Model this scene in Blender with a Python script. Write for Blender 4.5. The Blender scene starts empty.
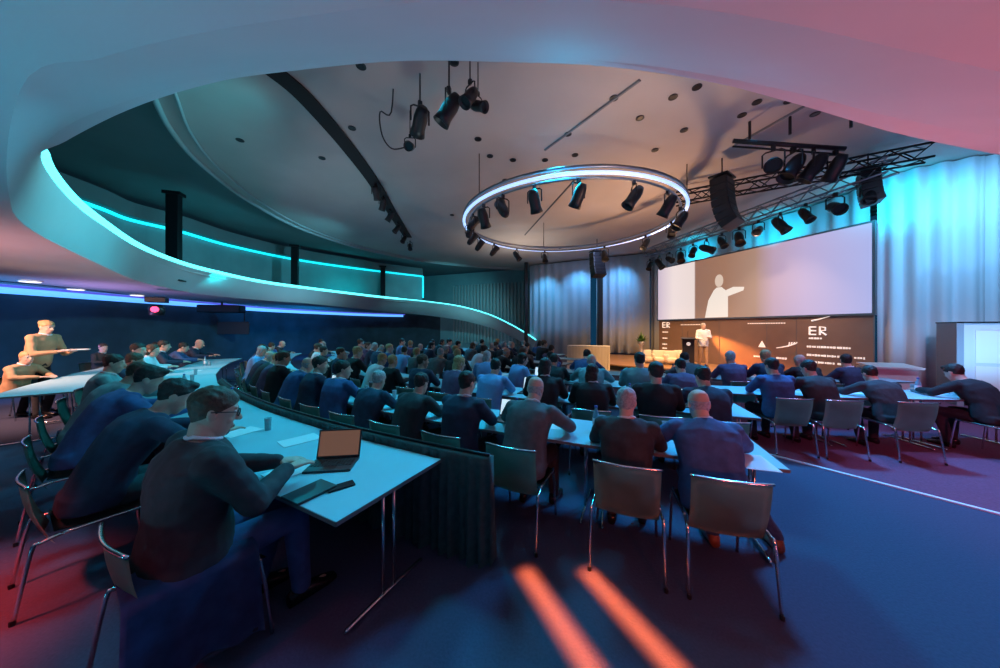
import bpy, bmesh, math, random
from mathutils import Vector, Matrix, noise
random.seed(7)
sc = bpy.context.scene
C = sc.collection
PI = math.pi
F, HY, H = 305.0, 328.0, 1.75          # focal length and horizon in pixels of a 1000x668 frame, eye height

# ------------------------------------------------------------------ camera, world, exposure
cam = bpy.data.cameras.new('camera'); co = bpy.data.objects.new('camera', cam); C.objects.link(co)
co.location = (0, 0, H); co.rotation_euler = (PI/2, 0, 0)
cam.sensor_width = 36; cam.lens = 36*F/1000; cam.shift_y = -(334-HY)/1000; cam.clip_start = 0.02; cam.clip_end = 200
sc.camera = co
w = bpy.data.worlds.new('hall_air'); sc.world = w; w.use_nodes = True
w.node_tree.nodes['Background'].inputs[0].default_value = (0.02, 0.17, 0.40, 1)
w.node_tree.nodes['Background'].inputs[1].default_value = 0.20
sc.view_settings.view_transform = 'Standard'; sc.view_settings.look = 'None'
sc.view_settings.exposure = 0.0; sc.view_settings.gamma = 1.0; sc.view_settings.use_curve_mapping = False

# ------------------------------------------------------------------ lights
def spot(name, loc, target, col, watt, angle=90, blend=0.8, rad=0.08):
    l = bpy.data.lights.new(name, 'SPOT'); l.color = col; l.energy = watt
    l.spot_size = math.radians(angle); l.spot_blend = blend; l.shadow_soft_size = rad
    o = bpy.data.objects.new(name, l); C.objects.link(o); o.location = loc
    o.rotation_euler = (Vector(target)-Vector(loc)).to_track_quat('-Z', 'Y').to_euler()
    return o
CY = (0.0, 0.58, 0.86); BL = (0.05, 0.32, 1.0); TE = (0.0, 0.8, 0.85); PK = (1.0, 0.16, 0.36); WM = (1.0, 0.55, 0.28); RD = (1.0, 0.09, 0.04)
# audience wash from the ceiling rig
spot('wash_light', (-0.9, 4.6, 5.3), (-2.0, 2.5, .7), CY, 800, 84, 1, .35)
spot('wash_light', (-5.5, 8.0, 5.4), (-5.5, 6.5, .7), (0, .62, .86), 850, 110, 1, .35)
spot('wash_light', (1.2, 6.6, 5.4), (1.0, 3.6, .7), (0.0, .56, .95), 1500, 90, 1, .4)
spot('wash_light', (-3.5, 13.0, 5.4), (-3.5, 12.0, .7), (0.02, .5, .95), 1100, 120, 1, .35)
spot('wash_light', (5.0, 6.0, 5.7), (4.7, 1.4, 0), (0.03, .42, 1.0), 3300, 100, 1, .4)
spot('wash_light', (7.0, 4.6, 5.0), (7.2, 3.8, .5), (.30, .40, 1.0), 650, 100, 1, .3)
# red wash on the floor at the left and low at the right
spot('red_wash_light', (-3.65, 1.25, 2.9), (-3.6, 1.3, 0), (1, .04, .03), 1500, 52, 1, .12)
spot('red_wash_light', (-2.4, .4, 2.85), (-1.9, .9, 0), (.9, .03, .08), 80, 60, 1, .12)
spot('red_wash_light', (3.2, -1.5, 2.6), (6.5, 3.4, 0), (1, .08, .18), 600, 60, 1, .15)
spot('red_wash_light', (1.2, -1.2, 1.4), (1.35, 2.0, .42), (1, .12, .06), 130, 40, 1, .15)  # unseen lamp added behind the camera to redden the chair backs
spot('red_wash_light', (-9.4, 4.2, 2.7), (-9.2, 6.6, .7), (1, .48, .36), 900, 110, 1, .15)
# narrow orange profile beams drawn on the carpet
for x0, y0, x1, y1 in ((.088, 2.23, .50, 1.32), (.525, 2.225, .93, 1.32)):
    l = bpy.data.lights.new('profile_beam_light', 'AREA'); l.shape = 'RECTANGLE'; l.size = .10; l.size_y = math.hypot(x1-x0, y1-y0)*.95
    l.spread = math.radians(3.2); l.color = (1, .14, .035); l.energy = 5.0
    o = bpy.data.objects.new('profile_beam_light', l); C.objects.link(o)
    o.location = ((x0+x1)/2+.08, (y0+y1)/2, 2.9); o.rotation_euler = (0, 0, -math.atan2(x1-x0, y1-y0))
# unseen lamps added to wash gallery soffit and walls, behind photographer and among rows
spot('unseen_uplight', (-3.4, -.8, .3), (-2.6, .6, 2.95), (.08, .58, .85), 260, 120, 1, .2)
spot('unseen_uplight', (-.6, -1.2, .3), (-.4, .4, 2.95), (.20, .34, .52), 70, 120, 1, .2)
spot('unseen_uplight', (2.6, -.9, .3), (2.4, .8, 2.95), (1, .22, .24), 220, 125, 1, .2)
spot('unseen_uplight', (6.0, .6, .3), (5.0, 2.0, 3.2), (1, .20, .22), 260, 120, 1, .2)
spot('unseen_uplight', (-2.2, 3.9, 1.5), (-2.2, 1.6, 3.3), (.10, .60, .95), 60, 130, 1, .2)
spot('unseen_uplight', (.3, 3.9, 1.5), (.3, 1.6, 3.3), (.36, .32, .50), 24, 130, 1, .2)
spot('unseen_uplight', (3.2, 4.3, 1.5), (3.0, 2.0, 3.3), (1, .28, .36), 95, 130, 1, .2)
spot('unseen_uplight', (6.6, 5.0, 1.6), (5.4, 2.8, 3.3), (1, .26, .30), 90, 130, 1, .2)
spot('unseen_uplight', (-7.6, 3.0, 1.2), (-7.2, 4.4, 2.95), (1.0, .42, .45), 200, 140, 1, .2)
spot('unseen_uplight', (-11.5, 8.5, 1.2), (-11.0, 9.0, 2.95), (.55, .28, .75), 120, 140, 1, .2)
spot('unseen_uplight', (-11.5, 5.5, .6), (-13.6, 8.5, 1.6), (.0, .28, .8), 500, 130, 1, .2)
spot('unseen_uplight', (-9.5, 17.5, .6), (-13.2, 18.5, 1.6), (.0, .28, .8), 500, 140, 1, .2)
# unseen lamps added in mid-air, washing the high ceiling from below
spot('unseen_ceiling_wash', (4.4, 9.6, 2.4), (3.4, 9.2, 6.2), (1, .55, .30), 620, 140, 1, .2)
spot('unseen_ceiling_wash', (2.6, 5.0, 3.4), (2.2, 4.8, 6.2), (.8, .58, .42), 150, 140, 1, .2)
spot('unseen_ceiling_wash', (-1.2, 5.6, 3.2), (-1.5, 5.6, 6.2), (.40, .50, .50), 55, 150, 1, .2)
spot('unseen_ceiling_wash', (-4.5, 9, 3.2), (-4.5, 9, 6.2), (.22, .42, .48), 120, 150, 1, .2)
spot('unseen_ceiling_wash', (1, 15, 3.2), (1, 15, 6.2), (.72, .6, .5), 420, 150, 1, .2)
# curtains
for x, y, z, tx, ty, tz, wt, colr in ((9.9, 6.4, 5.6, 10.95, 7.8, 4.2, 340, (.05, .42, .8)), (11.0, 5.4, 5.6, 12.0, 7.2, 4.0, 380, (.16, .50, .9)), (9.6, 5.6, .5, 11.3, 7.7, 4.8, 230, (.16, .50, .9)),
                         (8.2, 4.2, 4.9, 11.5, 7.0, 2.2, 300, (.45, .62, 1)), (8.9, 10.2, 4.9, 10.4, 11.4, 5.5, 420, (.0, .65, 1)), (8.2, 13.6, 4.9, 9.4, 14.4, 5.5, 420, (.0, .65, 1)), (9.6, 8.0, 5.2, 10.8, 8.8, 5.5, 200, (.0, .65, 1)),
                         (6.5, 16.0, 5.5, 7.2, 19.4, 2.6, 380, (.10, .42, .85)), (4.6, 17.3, 5.7, 4.9, 20, 2.6, 420, (.10, .42, .85)), (2.6, 18.2, 5.7, 2.9, 20.4, 2.6, 420, (.10, .46, .85)), (4.8, 13.0, 5.5, 5.0, 20, 2.6, 330, (.34, .45, .85)), (-1.5, 19.0, 5.5, -2.0, 24, 2.6, 420, (.2, .5, .6))):
    spot('curtain_light', (x, y, z), (tx, ty, tz), colr, wt, 75 if y > 9 else 125, 1, .1)
# gallery front and gallery
spot('gallery_light', (-3.0, 5.4, 5.4), (-7.4, 5.6, 3.2), (.10, .66, .8), 850, 110, 1, .15)
spot('gallery_light', (-4.5, 12.0, 4.6), (-9.5, 12.8, 3.2), (.16, .66, .85), 900, 110, 1, .15)
spot('gallery_light', (-2.5, 17.0, 4.6), (-4.5, 22.5, 2.8), (.12, .7, .85), 900, 100, 1, .15)
spot('gallery_light', (-9.6, 10.5, 3.6), (-12.6, 11.5, 4.6), (.0, .7, .8), 160, 140, 1, .1)
spot('gallery_light', (-8.4, 18, 3.7), (-10.6, 19.5, 4.6), (.0, .7, .8), 160, 140, 1, .1)
# stage and cabinet
spot('stage_light', (8.0, 4.0, 4.6), (11.0, 6.8, .9), (.62, .66, 1.0), 330, 36, .9, .1)  # added lamp that brightens the white cabinet beside the stage
spot('stage_light', (6.3, 9.0, 5.3), (7.7, 12.0, 1.2), WM, 1300, 50, .8, .08)
spot('stage_light', (5.2, 11.0, 5.3), (6.2, 14.0, .2), (1, .5, .16), 1900, 75, .8, .08)
spot('stage_light', (7.4, 9.2, 5.3), (9.6, 10.8, 1.0), (1, .6, .42), 900, 75, .9, .08)
spot('stage_light', (8.14, 13.80, 2.14), (9.22, 11.7, .55), (1, .28, .05), 4500, 26, .8, .03)

# ------------------------------------------------------------------ materials
def mat(name, col, rough=.6, metal=0., emit=None, es=0., var=0., scale=8., bump=0., spec=.5, alpha=1., trans=0.):
    m = bpy.data.materials.new(name); m.use_nodes = True
    nt = m.node_tree; b = nt.nodes['Principled BSDF']
    b.inputs['Base Color'].default_value = (*col, 1); b.inputs['Roughness'].default_value = rough; b.inputs['Metallic'].default_value = metal
    b.inputs['Specular IOR Level'].default_value = spec; b.inputs['Transmission Weight'].default_value = trans
    if emit: b.inputs['Emission Color'].default_value = (*emit, 1); b.inputs['Emission Strength'].default_value = es
    if var or bump:
        tc = nt.nodes.new('ShaderNodeTexCoord'); n = nt.nodes.new('ShaderNodeTexNoise'); n.inputs['Scale'].default_value = scale; n.inputs['Detail'].default_value = 5
        nt.links.new(tc.outputs['Object'], n.inputs['Vector'])
        if var:
            r = nt.nodes.new('ShaderNodeValToRGB')
            r.color_ramp.elements[0].position = .3; r.color_ramp.elements[1].position = .7
            r.color_ramp.elements[0].color = (*[c*(1-var) for c in col], 1); r.color_ramp.elements[1].color = (*[min(1, c*(1+var)) for c in col], 1)
            nt.links.new(n.outputs['Fac'], r.inputs['Fac']); nt.links.new(r.outputs['Color'], b.inputs['Base Color'])
        if bump:
            bp = nt.nodes.new('ShaderNodeBump'); bp.inputs['Strength'].default_value = bump; bp.inputs['Distance'].default_value = .01
            nt.links.new(n.outputs['Fac'], bp.inputs['Height']); nt.links.new(bp.outputs['Normal'], b.inputs['Normal'])
    return m
M = dict(
 carpet=mat('carpet', (.062, .074, .125), .95, var=.10, scale=60, bump=.3, spec=.1),
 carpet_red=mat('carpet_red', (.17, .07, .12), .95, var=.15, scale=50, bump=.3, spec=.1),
 line=mat('line', (.6, .7, .8), .6),
 plaster=mat('plaster', (.62, .60, .60), .75, var=.03, scale=1.5),
 ceil=mat('ceil', (.42, .38, .36), .8, var=.07, scale=.7),
 ceil_dark=mat('ceil_dark', (.16, .17, .18), .8, var=.08, scale=.7),
 slit=mat('slit', (.012, .012, .014), .9),
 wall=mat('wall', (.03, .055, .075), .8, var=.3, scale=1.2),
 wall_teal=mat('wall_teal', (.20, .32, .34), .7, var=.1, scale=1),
 slat=mat('slat', (.34, .37, .38), .6),
 black=mat('black', (.012, .013, .016), .45),
 blackm=mat('blackm', (.02, .022, .026), .35, .6),
 truss=mat('truss', (.22, .25, .28), .35, .8),
 chrome=mat('chrome', (.75, .75, .76), .18, 1.),
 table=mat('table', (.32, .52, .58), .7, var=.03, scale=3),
 edge=mat('edge', (.12, .12, .13), .5),
 skirt=mat('skirt', (.05, .09, .09), .9, var=.2, scale=20),
 seatback=mat('seatback', (.42, .10, .065), .45, var=.2, scale=4),
 seatback2=mat('seatback2', (.13, .20, .17), .45, var=.2, scale=4),
 skin=mat('skin', (.60, .38, .29), .55, var=.06, scale=20),
 skin2=mat('skin2', (.42, .25, .18), .55, var=.06, scale=20),
 shirt=mat('shirt', (.72, .74, .78), .8), lblue=mat('lblue', (.16, .38, .70), .85, var=.08, scale=12),
 navy=mat('navy', (.022, .034, .07), .85, var=.25, scale=14, bump=.2), charcoal=mat('charcoal', (.03, .032, .038), .85, var=.25, scale=14, bump=.2),
 blacksuit=mat('blacksuit', (.012, .012, .015), .85, var=.2, scale=14), grey=mat('grey', (.10, .11, .12), .85, var=.2, scale=14, bump=.2),
 blue=mat('blue', (.045, .095, .24), .85, var=.2, scale=14, bump=.2), teal=mat('teal', (.14, .30, .32), .85, var=.15, scale=12),
 tan=mat('tan', (.42, .26, .14), .85, var=.12, scale=12), jean=mat('jean', (.05, .09, .17), .9, var=.25, scale=30), purple=mat('purple', (.12, .08, .16), .9, var=.2, scale=12),
 hair_dark=mat('hair_dark', (.018, .013, .011), .6, var=.4, scale=60, bump=.6), hair_brown=mat('hair_brown', (.07, .04, .022), .6, var=.4, scale=60, bump=.6),
 hair_grey=mat('hair_grey', (.36, .36, .36), .6, var=.3, scale=60, bump=.6), hair_fair=mat('hair_fair', (.42, .27, .12), .6, var=.3, scale=60, bump=.6),
 shoe=mat('shoe', (.015, .013, .013), .25), shoe_brown=mat('shoe_brown', (.25, .10, .05), .35),
 eye=mat('eye', (.8, .8, .8), .2), iris=mat('iris', (.03, .02, .015), .2), lip=mat('lip', (.42, .18, .15), .5), lens=mat('lens', (.95, .97, 1), .02, trans=1.),
 paper=mat('paper', (.80, .81, .82), .8), paper2=mat('paper2', (.45, .62, .72), .8), laptop=mat('laptop', (.04, .042, .048), .35, .3),
 scr_brown=mat('scr_brown', (.05, .03, .02), .3, emit=(.13, .065, .045), es=1.0), scr_white=mat('scr_white', (.6, .6, .6), .3, emit=(.65, .85, 1), es=.9),
 phone=mat('phone', (.015, .018, .022), .15), glass=mat('glass', (.5, .62, .68), .05, trans=.3), bottle=mat('bottle', (.25, .45, .55), .08, trans=.2), cap=mat('cap', (.05, .1, .4), .4),
 curtain=mat('curtain', (.50, .56, .62), .75), curtain_w=mat('curtain_w', (.66, .70, .74), .7),
 led_cyan=mat('led_cyan', (.3, .9, .9), .4, emit=(.10, .85, .95), es=2.6), led_teal=mat('led_teal', (.3, .9, .9), .4, emit=(.0, .60, .75), es=1.5),
 led_blue=mat('led_blue', (.3, .6, .9), .4, emit=(.10, .36, .95), es=1.6), led_violet=mat('led_violet', (.3, .3, .9), .4, emit=(.10, .08, .6), es=.8),
 led_ring=mat('led_ring', (.7, .8, .9), .4, emit=(.30, .50, .95), es=1.5), lamp=mat('lamp', (.9, .9, .9), .3, emit=(1, .92, .8), es=2.), warm_lamp=mat('warm_lamp', (.9, .7, .5), .3, emit=(1, .62, .4), es=1.6),
 red_lamp=mat('red_lamp', (.9, .1, .2), .3, emit=(1, .03, .16), es=2.5),
 stage=mat('stage', (.42, .24, .11), .35, var=.12, scale=3), stage_front=mat('stage_front', (.02, .02, .022), .7),
 white=mat('white', (.78, .78, .78), .5), case=mat('case', (.62, .66, .74), .45), case_grey=mat('case_grey', (.25, .30, .36), .5), sofa=mat('sofa', (.72, .66, .58), .7),
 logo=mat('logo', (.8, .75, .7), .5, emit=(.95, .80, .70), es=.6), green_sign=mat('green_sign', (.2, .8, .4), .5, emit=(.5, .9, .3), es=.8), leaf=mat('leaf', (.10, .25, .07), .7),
)

# screen picture: pale left panel, brown picture, lilac panel, by the screen's own length
def ramp_mat(name, stops, axis, lo, hi, es, noise_s=.0):
    m = bpy.data.materials.new(name); m.use_nodes = True; nt = m.node_tree; b = nt.nodes['Principled BSDF']
    tc = nt.nodes.new('ShaderNodeTexCoord'); sp = nt.nodes.new('ShaderNodeSeparateXYZ'); mr = nt.nodes.new('ShaderNodeMapRange')
    mr.inputs['From Min'].default_value = lo; mr.inputs['From Max'].default_value = hi
    r = nt.nodes.new('ShaderNodeValToRGB')
    while len(r.color_ramp.elements) > 1: r.color_ramp.elements.remove(r.color_ramp.elements[-1])
    r.color_ramp.elements[0].position = stops[0][0]; r.color_ramp.elements[0].color = (*stops[0][1], 1)
    for p, c in stops[1:]:
        e = r.color_ramp.elements.new(p); e.color = (*c, 1)
    nt.links.new(tc.outputs['Object'], sp.inputs[0]); nt.links.new(sp.outputs[axis], mr.inputs['Value']); nt.links.new(mr.outputs[0], r.inputs[0])
    nt.links.new(r.outputs[0], b.inputs['Emission Color']); b.inputs['Emission Strength'].default_value = es
    b.inputs['Base Color'].default_value = (.1, .1, .1, 1); b.inputs['Roughness'].default_value = .5
    return m

# ------------------------------------------------------------------ mesh helpers
def fin(name, bm, m, parent=None, smooth=False, loc=None, rot=None):
    bmesh.ops.recalc_face_normals(bm, faces=bm.faces)
    me = bpy.data.meshes.new(name); bm.to_mesh(me); bm.free()
    for mm in (m if isinstance(m, (list, tuple)) else [m]): me.materials.append(mm)
    if smooth:
        for p in me.polygons: p.use_smooth = True
    o = bpy.data.objects.new(name, me); C.objects.link(o)
    if parent: o.parent = parent
    if loc: o.location = loc
    if rot: o.rotation_euler = rot
    return o
def tag(o, label, cat, group=None):
    o['label'] = label; o['category'] = cat
    if group: o['group'] = group
    return o
def thing(name, label, cat, loc=(0, 0, 0), rz=0, group=None):
    o = bpy.data.objects.new(name, None); C.objects.link(o); o.location = loc; o.rotation_euler = (0, 0, rz); o.empty_display_size = .1
    return tag(o, label, cat, group)
def struct(o): o['kind'] = 'structure'; return o
def dup(root, loc, rz, label=None, group=None, scale=None):
    r = root.copy(); C.objects.link(r); r.location = loc; r.rotation_euler = (0, 0, rz)
    if label: r['label'] = label
    if group: r['group'] = group
    if scale: r.scale = (scale,)*3
    def rec(src, dst):
        for ch in src.children:
            c = ch.copy(); C.objects.link(c); c.parent = dst; rec(ch, c)
    rec(root, r)
    return r
def box(bm, c, s, rz=0, bev=0., mtx=None):
    r = bmesh.ops.create_cube(bm, size=1); vs = r['verts']
    for v in vs: v.co = Vector((v.co.x*s[0], v.co.y*s[1], v.co.z*s[2]))
    if bev:
        es = list({e for v in vs for e in v.link_edges})
        q = bmesh.ops.bevel(bm, geom=es, offset=bev, segments=2, affect='EDGES', profile=.6)
        vs = list({v for f in q['faces'] for v in f.verts} | {v for v in vs if v.is_valid})
    Mx = Matrix.Translation(c) @ Matrix.Rotation(rz, 4, 'Z')
    if mtx: Mx = mtx @ Mx
    for v in vs: v.co = Mx @ v.co
    return vs
def tube(bm, pts, r, n=10, closed=False, flat=1.):
    pts = [Vector(p) for p in pts]; rs = r if isinstance(r, (list, tuple)) else [r]*len(pts)
    rings = []; N = len(pts)
    up = Vector((0, 0, 1)); prev = None
    for i, p in enumerate(pts):
        a = pts[(i-1) % N] if (i > 0 or closed) else p; b = pts[(i+1) % N] if (i < N-1 or closed) else p
        t = (b-a).normalized()
        if prev is None:
            u = t.cross(up)
            if u.length < .05: u = t.cross(Vector((1, 0, 0)))
            u.normalize()
        else:
            u = prev-t*prev.dot(t); u.normalize()
        prev = u; v = t.cross(u).normalized()
        rings.append([bm.verts.new(p+(u*math.cos(k*2*PI/n)+v*math.sin(k*2*PI/n)*flat)*rs[i]) for k in range(n)])
    for i in range(N if closed else N-1):
        A, B = rings[i], rings[(i+1) % N]
        for k in range(n): bm.faces.new((A[k], A[(k+1) % n], B[(k+1) % n], B[k]))
    if not closed:
        bm.faces.new(rings[0][::-1]); bm.faces.new(rings[-1])
    return [v for ring in rings for v in ring]
def loft(bm, secs, n=20, power=2.):
    """secs: (centre, u-vector, v-vector) elliptical sections, closed both ends"""
    rings = []
    for c, u, v in secs:
        c = Vector(c); u = Vector(u); v = Vector(v); ring = []
        for k in range(n):
            a = 2*PI*k/n; ca, sa = math.cos(a), math.sin(a)
            ring.append(bm.verts.new(c+u*math.copysign(abs(ca)**(2/power), ca)+v*math.copysign(abs(sa)**(2/power), sa)))
        rings.append(ring)
    for A, B in zip(rings, rings[1:]):
        for k in range(n): bm.faces.new((A[k], A[(k+1) % n], B[(k+1) % n], B[k]))
    bm.faces.new(rings[0][::-1]); bm.faces.new(rings[-1])
def ell(bm, c, r, rot=None, sub=2):
    q = bmesh.ops.create_icosphere(bm, subdivisions=sub, radius=1)
    Mx = Matrix.Translation(c) @ (rot.to_4x4() if rot else Matrix.Identity(4)) @ Matrix.Diagonal((*r, 1))
    for v in q['verts']: v.co = Mx @ v.co
    return q['verts']
def limb(bm, p0, p1, r0, r1, n=12):
    p0 = Vector(p0); p1 = Vector(p1); d = p1-p0
    N = 6; pts = [p0+d*i/N for i in range(N+1)]; rs = [r0+(r1-r0)*i/N for i in range(N+1)]
    tube(bm, pts, rs, n); ell(bm, p0, (r0,)*3); ell(bm, p1, (r1,)*3)
def lathe(bm, prof, n=20, c=(0, 0, 0)):
    rings = [[bm.verts.new((c[0]+r*math.cos(2*PI*k/n), c[1]+r*math.sin(2*PI*k/n), c[2]+z)) for k in range(n)] for r, z in prof]
    for A, B in zip(rings, rings[1:]):
        for k in range(n): bm.faces.new((A[k], A[(k+1) % n], B[(k+1) % n], B[k]))
    bm.faces.new(rings[0][::-1]); bm.faces.new(rings[-1])
def prism(bm, poly, z0, z1):
    a = [bm.verts.new((x, y, z0)) for x, y in poly]; b = [bm.verts.new((x, y, z1)) for x, y in poly]
    bm.faces.new(a[::-1]); bm.faces.new(b)
    for i in range(len(poly)): j = (i+1) % len(poly); bm.faces.new((a[i], a[j], b[j], b[i]))
def at(px, py, z=None, Y=None):
    if Y is None: Y = (H-z)*F/(py-HY)
    return Vector(((px-500)/F*Y, Y, H-(py-HY)*Y/F if z is None else z))
def catmull(P, k=6, closed=False):
    P = [Vector(p) for p in P]; out = []; N = len(P)
    for i in range(N if closed else N-1):
        g = lambda j: P[j % N] if closed else P[max(0, min(N-1, j))]
        a, b, c, d = g(i-1), g(i), g(i+1), g(i+2)
        for s in range(k):
            t = s/k; out.append(.5*((2*b)+(c-a)*t+(2*a-5*b+4*c-d)*t*t+(3*b-a-3*c+d)*t**3))
    if not closed: out.append(P[-1])
    return out

# ------------------------------------------------------------------ the room
def build_room():
    bm = bmesh.new(); box(bm, (-1, 10, -.05), (34, 34, .1)); struct(fin('floor', bm, M['carpet']))
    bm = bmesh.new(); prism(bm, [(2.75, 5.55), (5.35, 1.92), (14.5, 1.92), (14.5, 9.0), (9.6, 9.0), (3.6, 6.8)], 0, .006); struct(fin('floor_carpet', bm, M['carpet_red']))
    bm = bmesh.new(); a, b = Vector((3.3, 4.79, 0)), Vector((5.35, 1.93, 0)); d = (b-a).normalized(); nrm = Vector((-d.y, d.x, 0))*.022
    prism(bm, [(a-nrm).xy, (b-nrm).xy, (b+nrm).xy, (a+nrm).xy], 0.0, .014); struct(fin('trim_1', bm, M['line']))
    # gallery outline: upper lip (opening edge) and lower lip, traced round the oval
    T1 = at(1000, 150, 3.6); T = [T1+Vector((7, 1.6, 0)), T1+Vector((4.8, 1.1, 0)), T1+Vector((3, .66, 0)), T1+Vector((1.5, .33, 0)), at(1000, 150, 3.6), at(900, 130, 3.6), at(800, 103, 3.6), at(700, 80, 3.6), at(600, 66, 3.6), at(500, 62, 3.6), at(400, 61, 3.6), at(300, 70, 3.6),
         at(210, 83, 3.6), at(130, 107, 3.6), at(68, 137, 3.6), at(41, 158, 3.6), at(69, 199, 3.6), at(103, 226, 3.6), at(138, 248, 3.6), at(172, 262, 3.6), at(207, 272, 3.6),
         at(260, 283, 3.6), at(308, 289.5, 3.6), at(380, 298, 3.6), at(423, 302, 3.6), at(459, 307, Y=22.2), at(488, 315, Y=21.8), at(508, 324, Y=21.3), at(524, 333, Y=20.6), at(536, 341, Y=19.9)]
    z = 2.95
    L1 = at(1000, 72, z); L = [L1+Vector((5.0, 1.0, 0)), L1+Vector((3.0, .6, 0)), L1+Vector((1.6, .31, 0)), L1+Vector((.65, .125, 0)), at(1000, 72, z), at(900, 49, z), at(800, 26, z), at(700, 9, z), at(600, 0, z), at(500, -3, z), at(400, 4, z), at(300, 17, z),
         at(200, 33, z), at(100, 58, z), at(20, 90, z), Vector((-4.35, 2.7, z)), Vector((-5.75, 3.75, z)), at(103, 266, z), at(138, 281, z), at(172, 289, z), at(207, 295, z),
         at(260, 300, z), at(308, 303.5, z), at(380, 311, Y=20.5), at(423, 315, Y=23.1), at(459, 320, Y=23.), at(488, 327, Y=22.4), at(508, 335, Y=21.8), at(522, 342, Y=21.0), at(533, 348, Y=20.2)]
    Tc, Lc = catmull(T), catmull(L); N = len(Tc)
    # curved gallery front: shell from lower lip to upper lip, inner side, rounded at the lower lip
    bm = bmesh.new(); rows = []
    for t, l in zip(Tc, Lc):
        out = (l-t); out.z = 0
        if out.length < .05: out = Vector((l.x-1, l.y-10, 0))
        out.normalize()
        prof = []
        for s in (0, .15, .3, .5, .7, .85, .99, 1):
            p = l.lerp(t, s); bulge = math.sin(s*PI)*.06*(1-s)
            prof.append(p-out*bulge*.6-Vector((0, 0, bulge*.5)))
        prof += [t+Vector((0, 0, .015))+out*.02, t+out*.16+Vector((0, 0, .03)), t+out*.16-Vector((0, 0, .1)), l+out*.22+Vector((0, 0, .12))]
        rows.append([bm.verts.new(p) for p in prof])
    K = len(rows[0])
    for A, B in zip(rows, rows[1:]):
        for k in range(K): bm.faces.new((A[k], A[(k+1) % K], B[(k+1) % K], B[k]))
    bm.faces.new(rows[0]); bm.faces.new(rows[-1][::-1])
    g = struct(fin('wall_gallery', bm, M['plaster'], smooth=True)); g.data.set_sharp_from_angle(angle=math.radians(28))
    # soffit outside the oval, out to the walls (z=2.95), built as a ring with thickness
    iE = 24*6
    O = [(-9.5, 26), (-13.6, 19), (-13.9, 14), (-13.9, 9), (-13.8, 3), (-13.6, -3.5), (0, -4), (15.5, -4), (15.5, 5.5)]
    outline = [Vector((l.x, l.y, 2.95)) for l in Lc[:iE+1]]+[Vector((x, y, 2.95)) for x, y in O]
    bm = bmesh.new()
    for dz in (0, .25):
        vs = [bm.verts.new(p+Vector((0, 0, dz))) for p in outline]; es = [bm.edges.new((vs[k], vs[(k+1) % len(vs)])) for k in range(len(vs))]
        bmesh.ops.triangle_fill(bm, edges=es, use_beauty=True)
        if dz:
            for k in range(len(vs)): j = (k+1) % len(vs); bm.faces.new((lo[k], lo[j], vs[j], vs[k]))
        lo = vs
    struct(fin('ceiling_soffit', bm, M['plaster']))
    # LED line along the top of the gallery front
    seg = Tc[15*6:]
    bm = bmesh.new(); tube(bm, [p+Vector((0, 0, .075)) for p in seg], [.055 if i < len(seg)-34 else .03 for i in range(len(seg))], 8)
    tag(fin('led_strip', bm, M['led_cyan'], smooth=True), 'bright cyan light line running along the top edge of the gallery front', 'light strip')
    # gallery back wall with cornice light
    W = [at(60, 176, 5.6), at(90, 205, 5.6), at(130, 220, 5.6), at(179, 231.5, 5.6), at(230, 246, 5.6), at(295, 259.6, 5.6), at(360, 269, 5.6), at(422, 276.4, 5.6)]
    W[0] = Vector((-12.6, 6.5, 5.6))
    Wc = catmull(W, 6)
    def ribbon(name, pts, z0, z1, th, m, cat=None):
        bm = bmesh.new(); rr = []
        for i, p in enumerate(pts):
            a = pts[max(0, i-1)]; b = pts[min(len(pts)-1, i+1)]; d = (b-a); n = Vector((-d.y, d.x, 0)).normalized()*th
            rr.append([bm.verts.new((p.x, p.y, z0)), bm.verts.new((p.x, p.y, z1)), bm.verts.new((p.x+n.x, p.y+n.y, z1)), bm.verts.new((p.x+n.x, p.y+n.y, z0))])
        for A, B in zip(rr, rr[1:]):
            for k in range(4): bm.faces.new((A[k], A[(k+1) % 4], B[(k+1) % 4], B[k]))
        bm.faces.new(rr[0]); bm.faces.new(rr[-1][::-1])
        return fin(name, bm, m)
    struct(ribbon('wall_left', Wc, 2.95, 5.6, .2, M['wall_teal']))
    cor = ribbon('trim_2', [p+Vector((.35 if p.y < 20 else .1, -.15, 0)) for p in Wc], 5.66, 6.15, .5, M['ceil_dark']); struct(cor)
    bm = bmesh.new(); tube(bm, [p+Vector((.10, -.10, -.02)) for p in Wc], .06, 8)
    e = Wc[-1]+Vector((.10, -.10, -.02)); tube(bm, [e, Vector((e.x, e.y, 4.0))], .06, 8)
    tag(fin('led_strip', bm, M['led_teal'], smooth=True), 'teal light line under the cornice at the back of the gallery', 'light strip')
    # gallery floor (dark) and low seat backs in front of that wall
    # lower outer wall, dark blue
    lw = [Vector((-13.6, -3.5, 0)), Vector((-13.7, 3, 0)), Vector((-13.8, 9, 0)), Vector((-13.8, 14, 0)), Vector((-13.4, 19, 0)), Vector((-9.4, 25.6, 0)), Vector((-3, 26.2, 0))]
    lwc = catmull(lw, 6)
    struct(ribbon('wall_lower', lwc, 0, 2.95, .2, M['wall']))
    bm = bmesh.new(); tube(bm, [p+Vector((.14, -.06, 2.80)) for p in lwc[8:-5]], .10, 8)
    tag(fin('led_strip', bm, M['led_blue'], smooth=True), 'long pale blue light line high on the dark wall under the gallery', 'light strip')
    bm = bmesh.new(); tube(bm, [p+Vector((.30, -.06, 2.90)) for p in lwc[8:-5]], .035, 8)
    tag(fin('led_strip', bm, M['led_violet'], smooth=True), 'thin violet light line above the pale blue one under the gallery', 'light strip')
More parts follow.
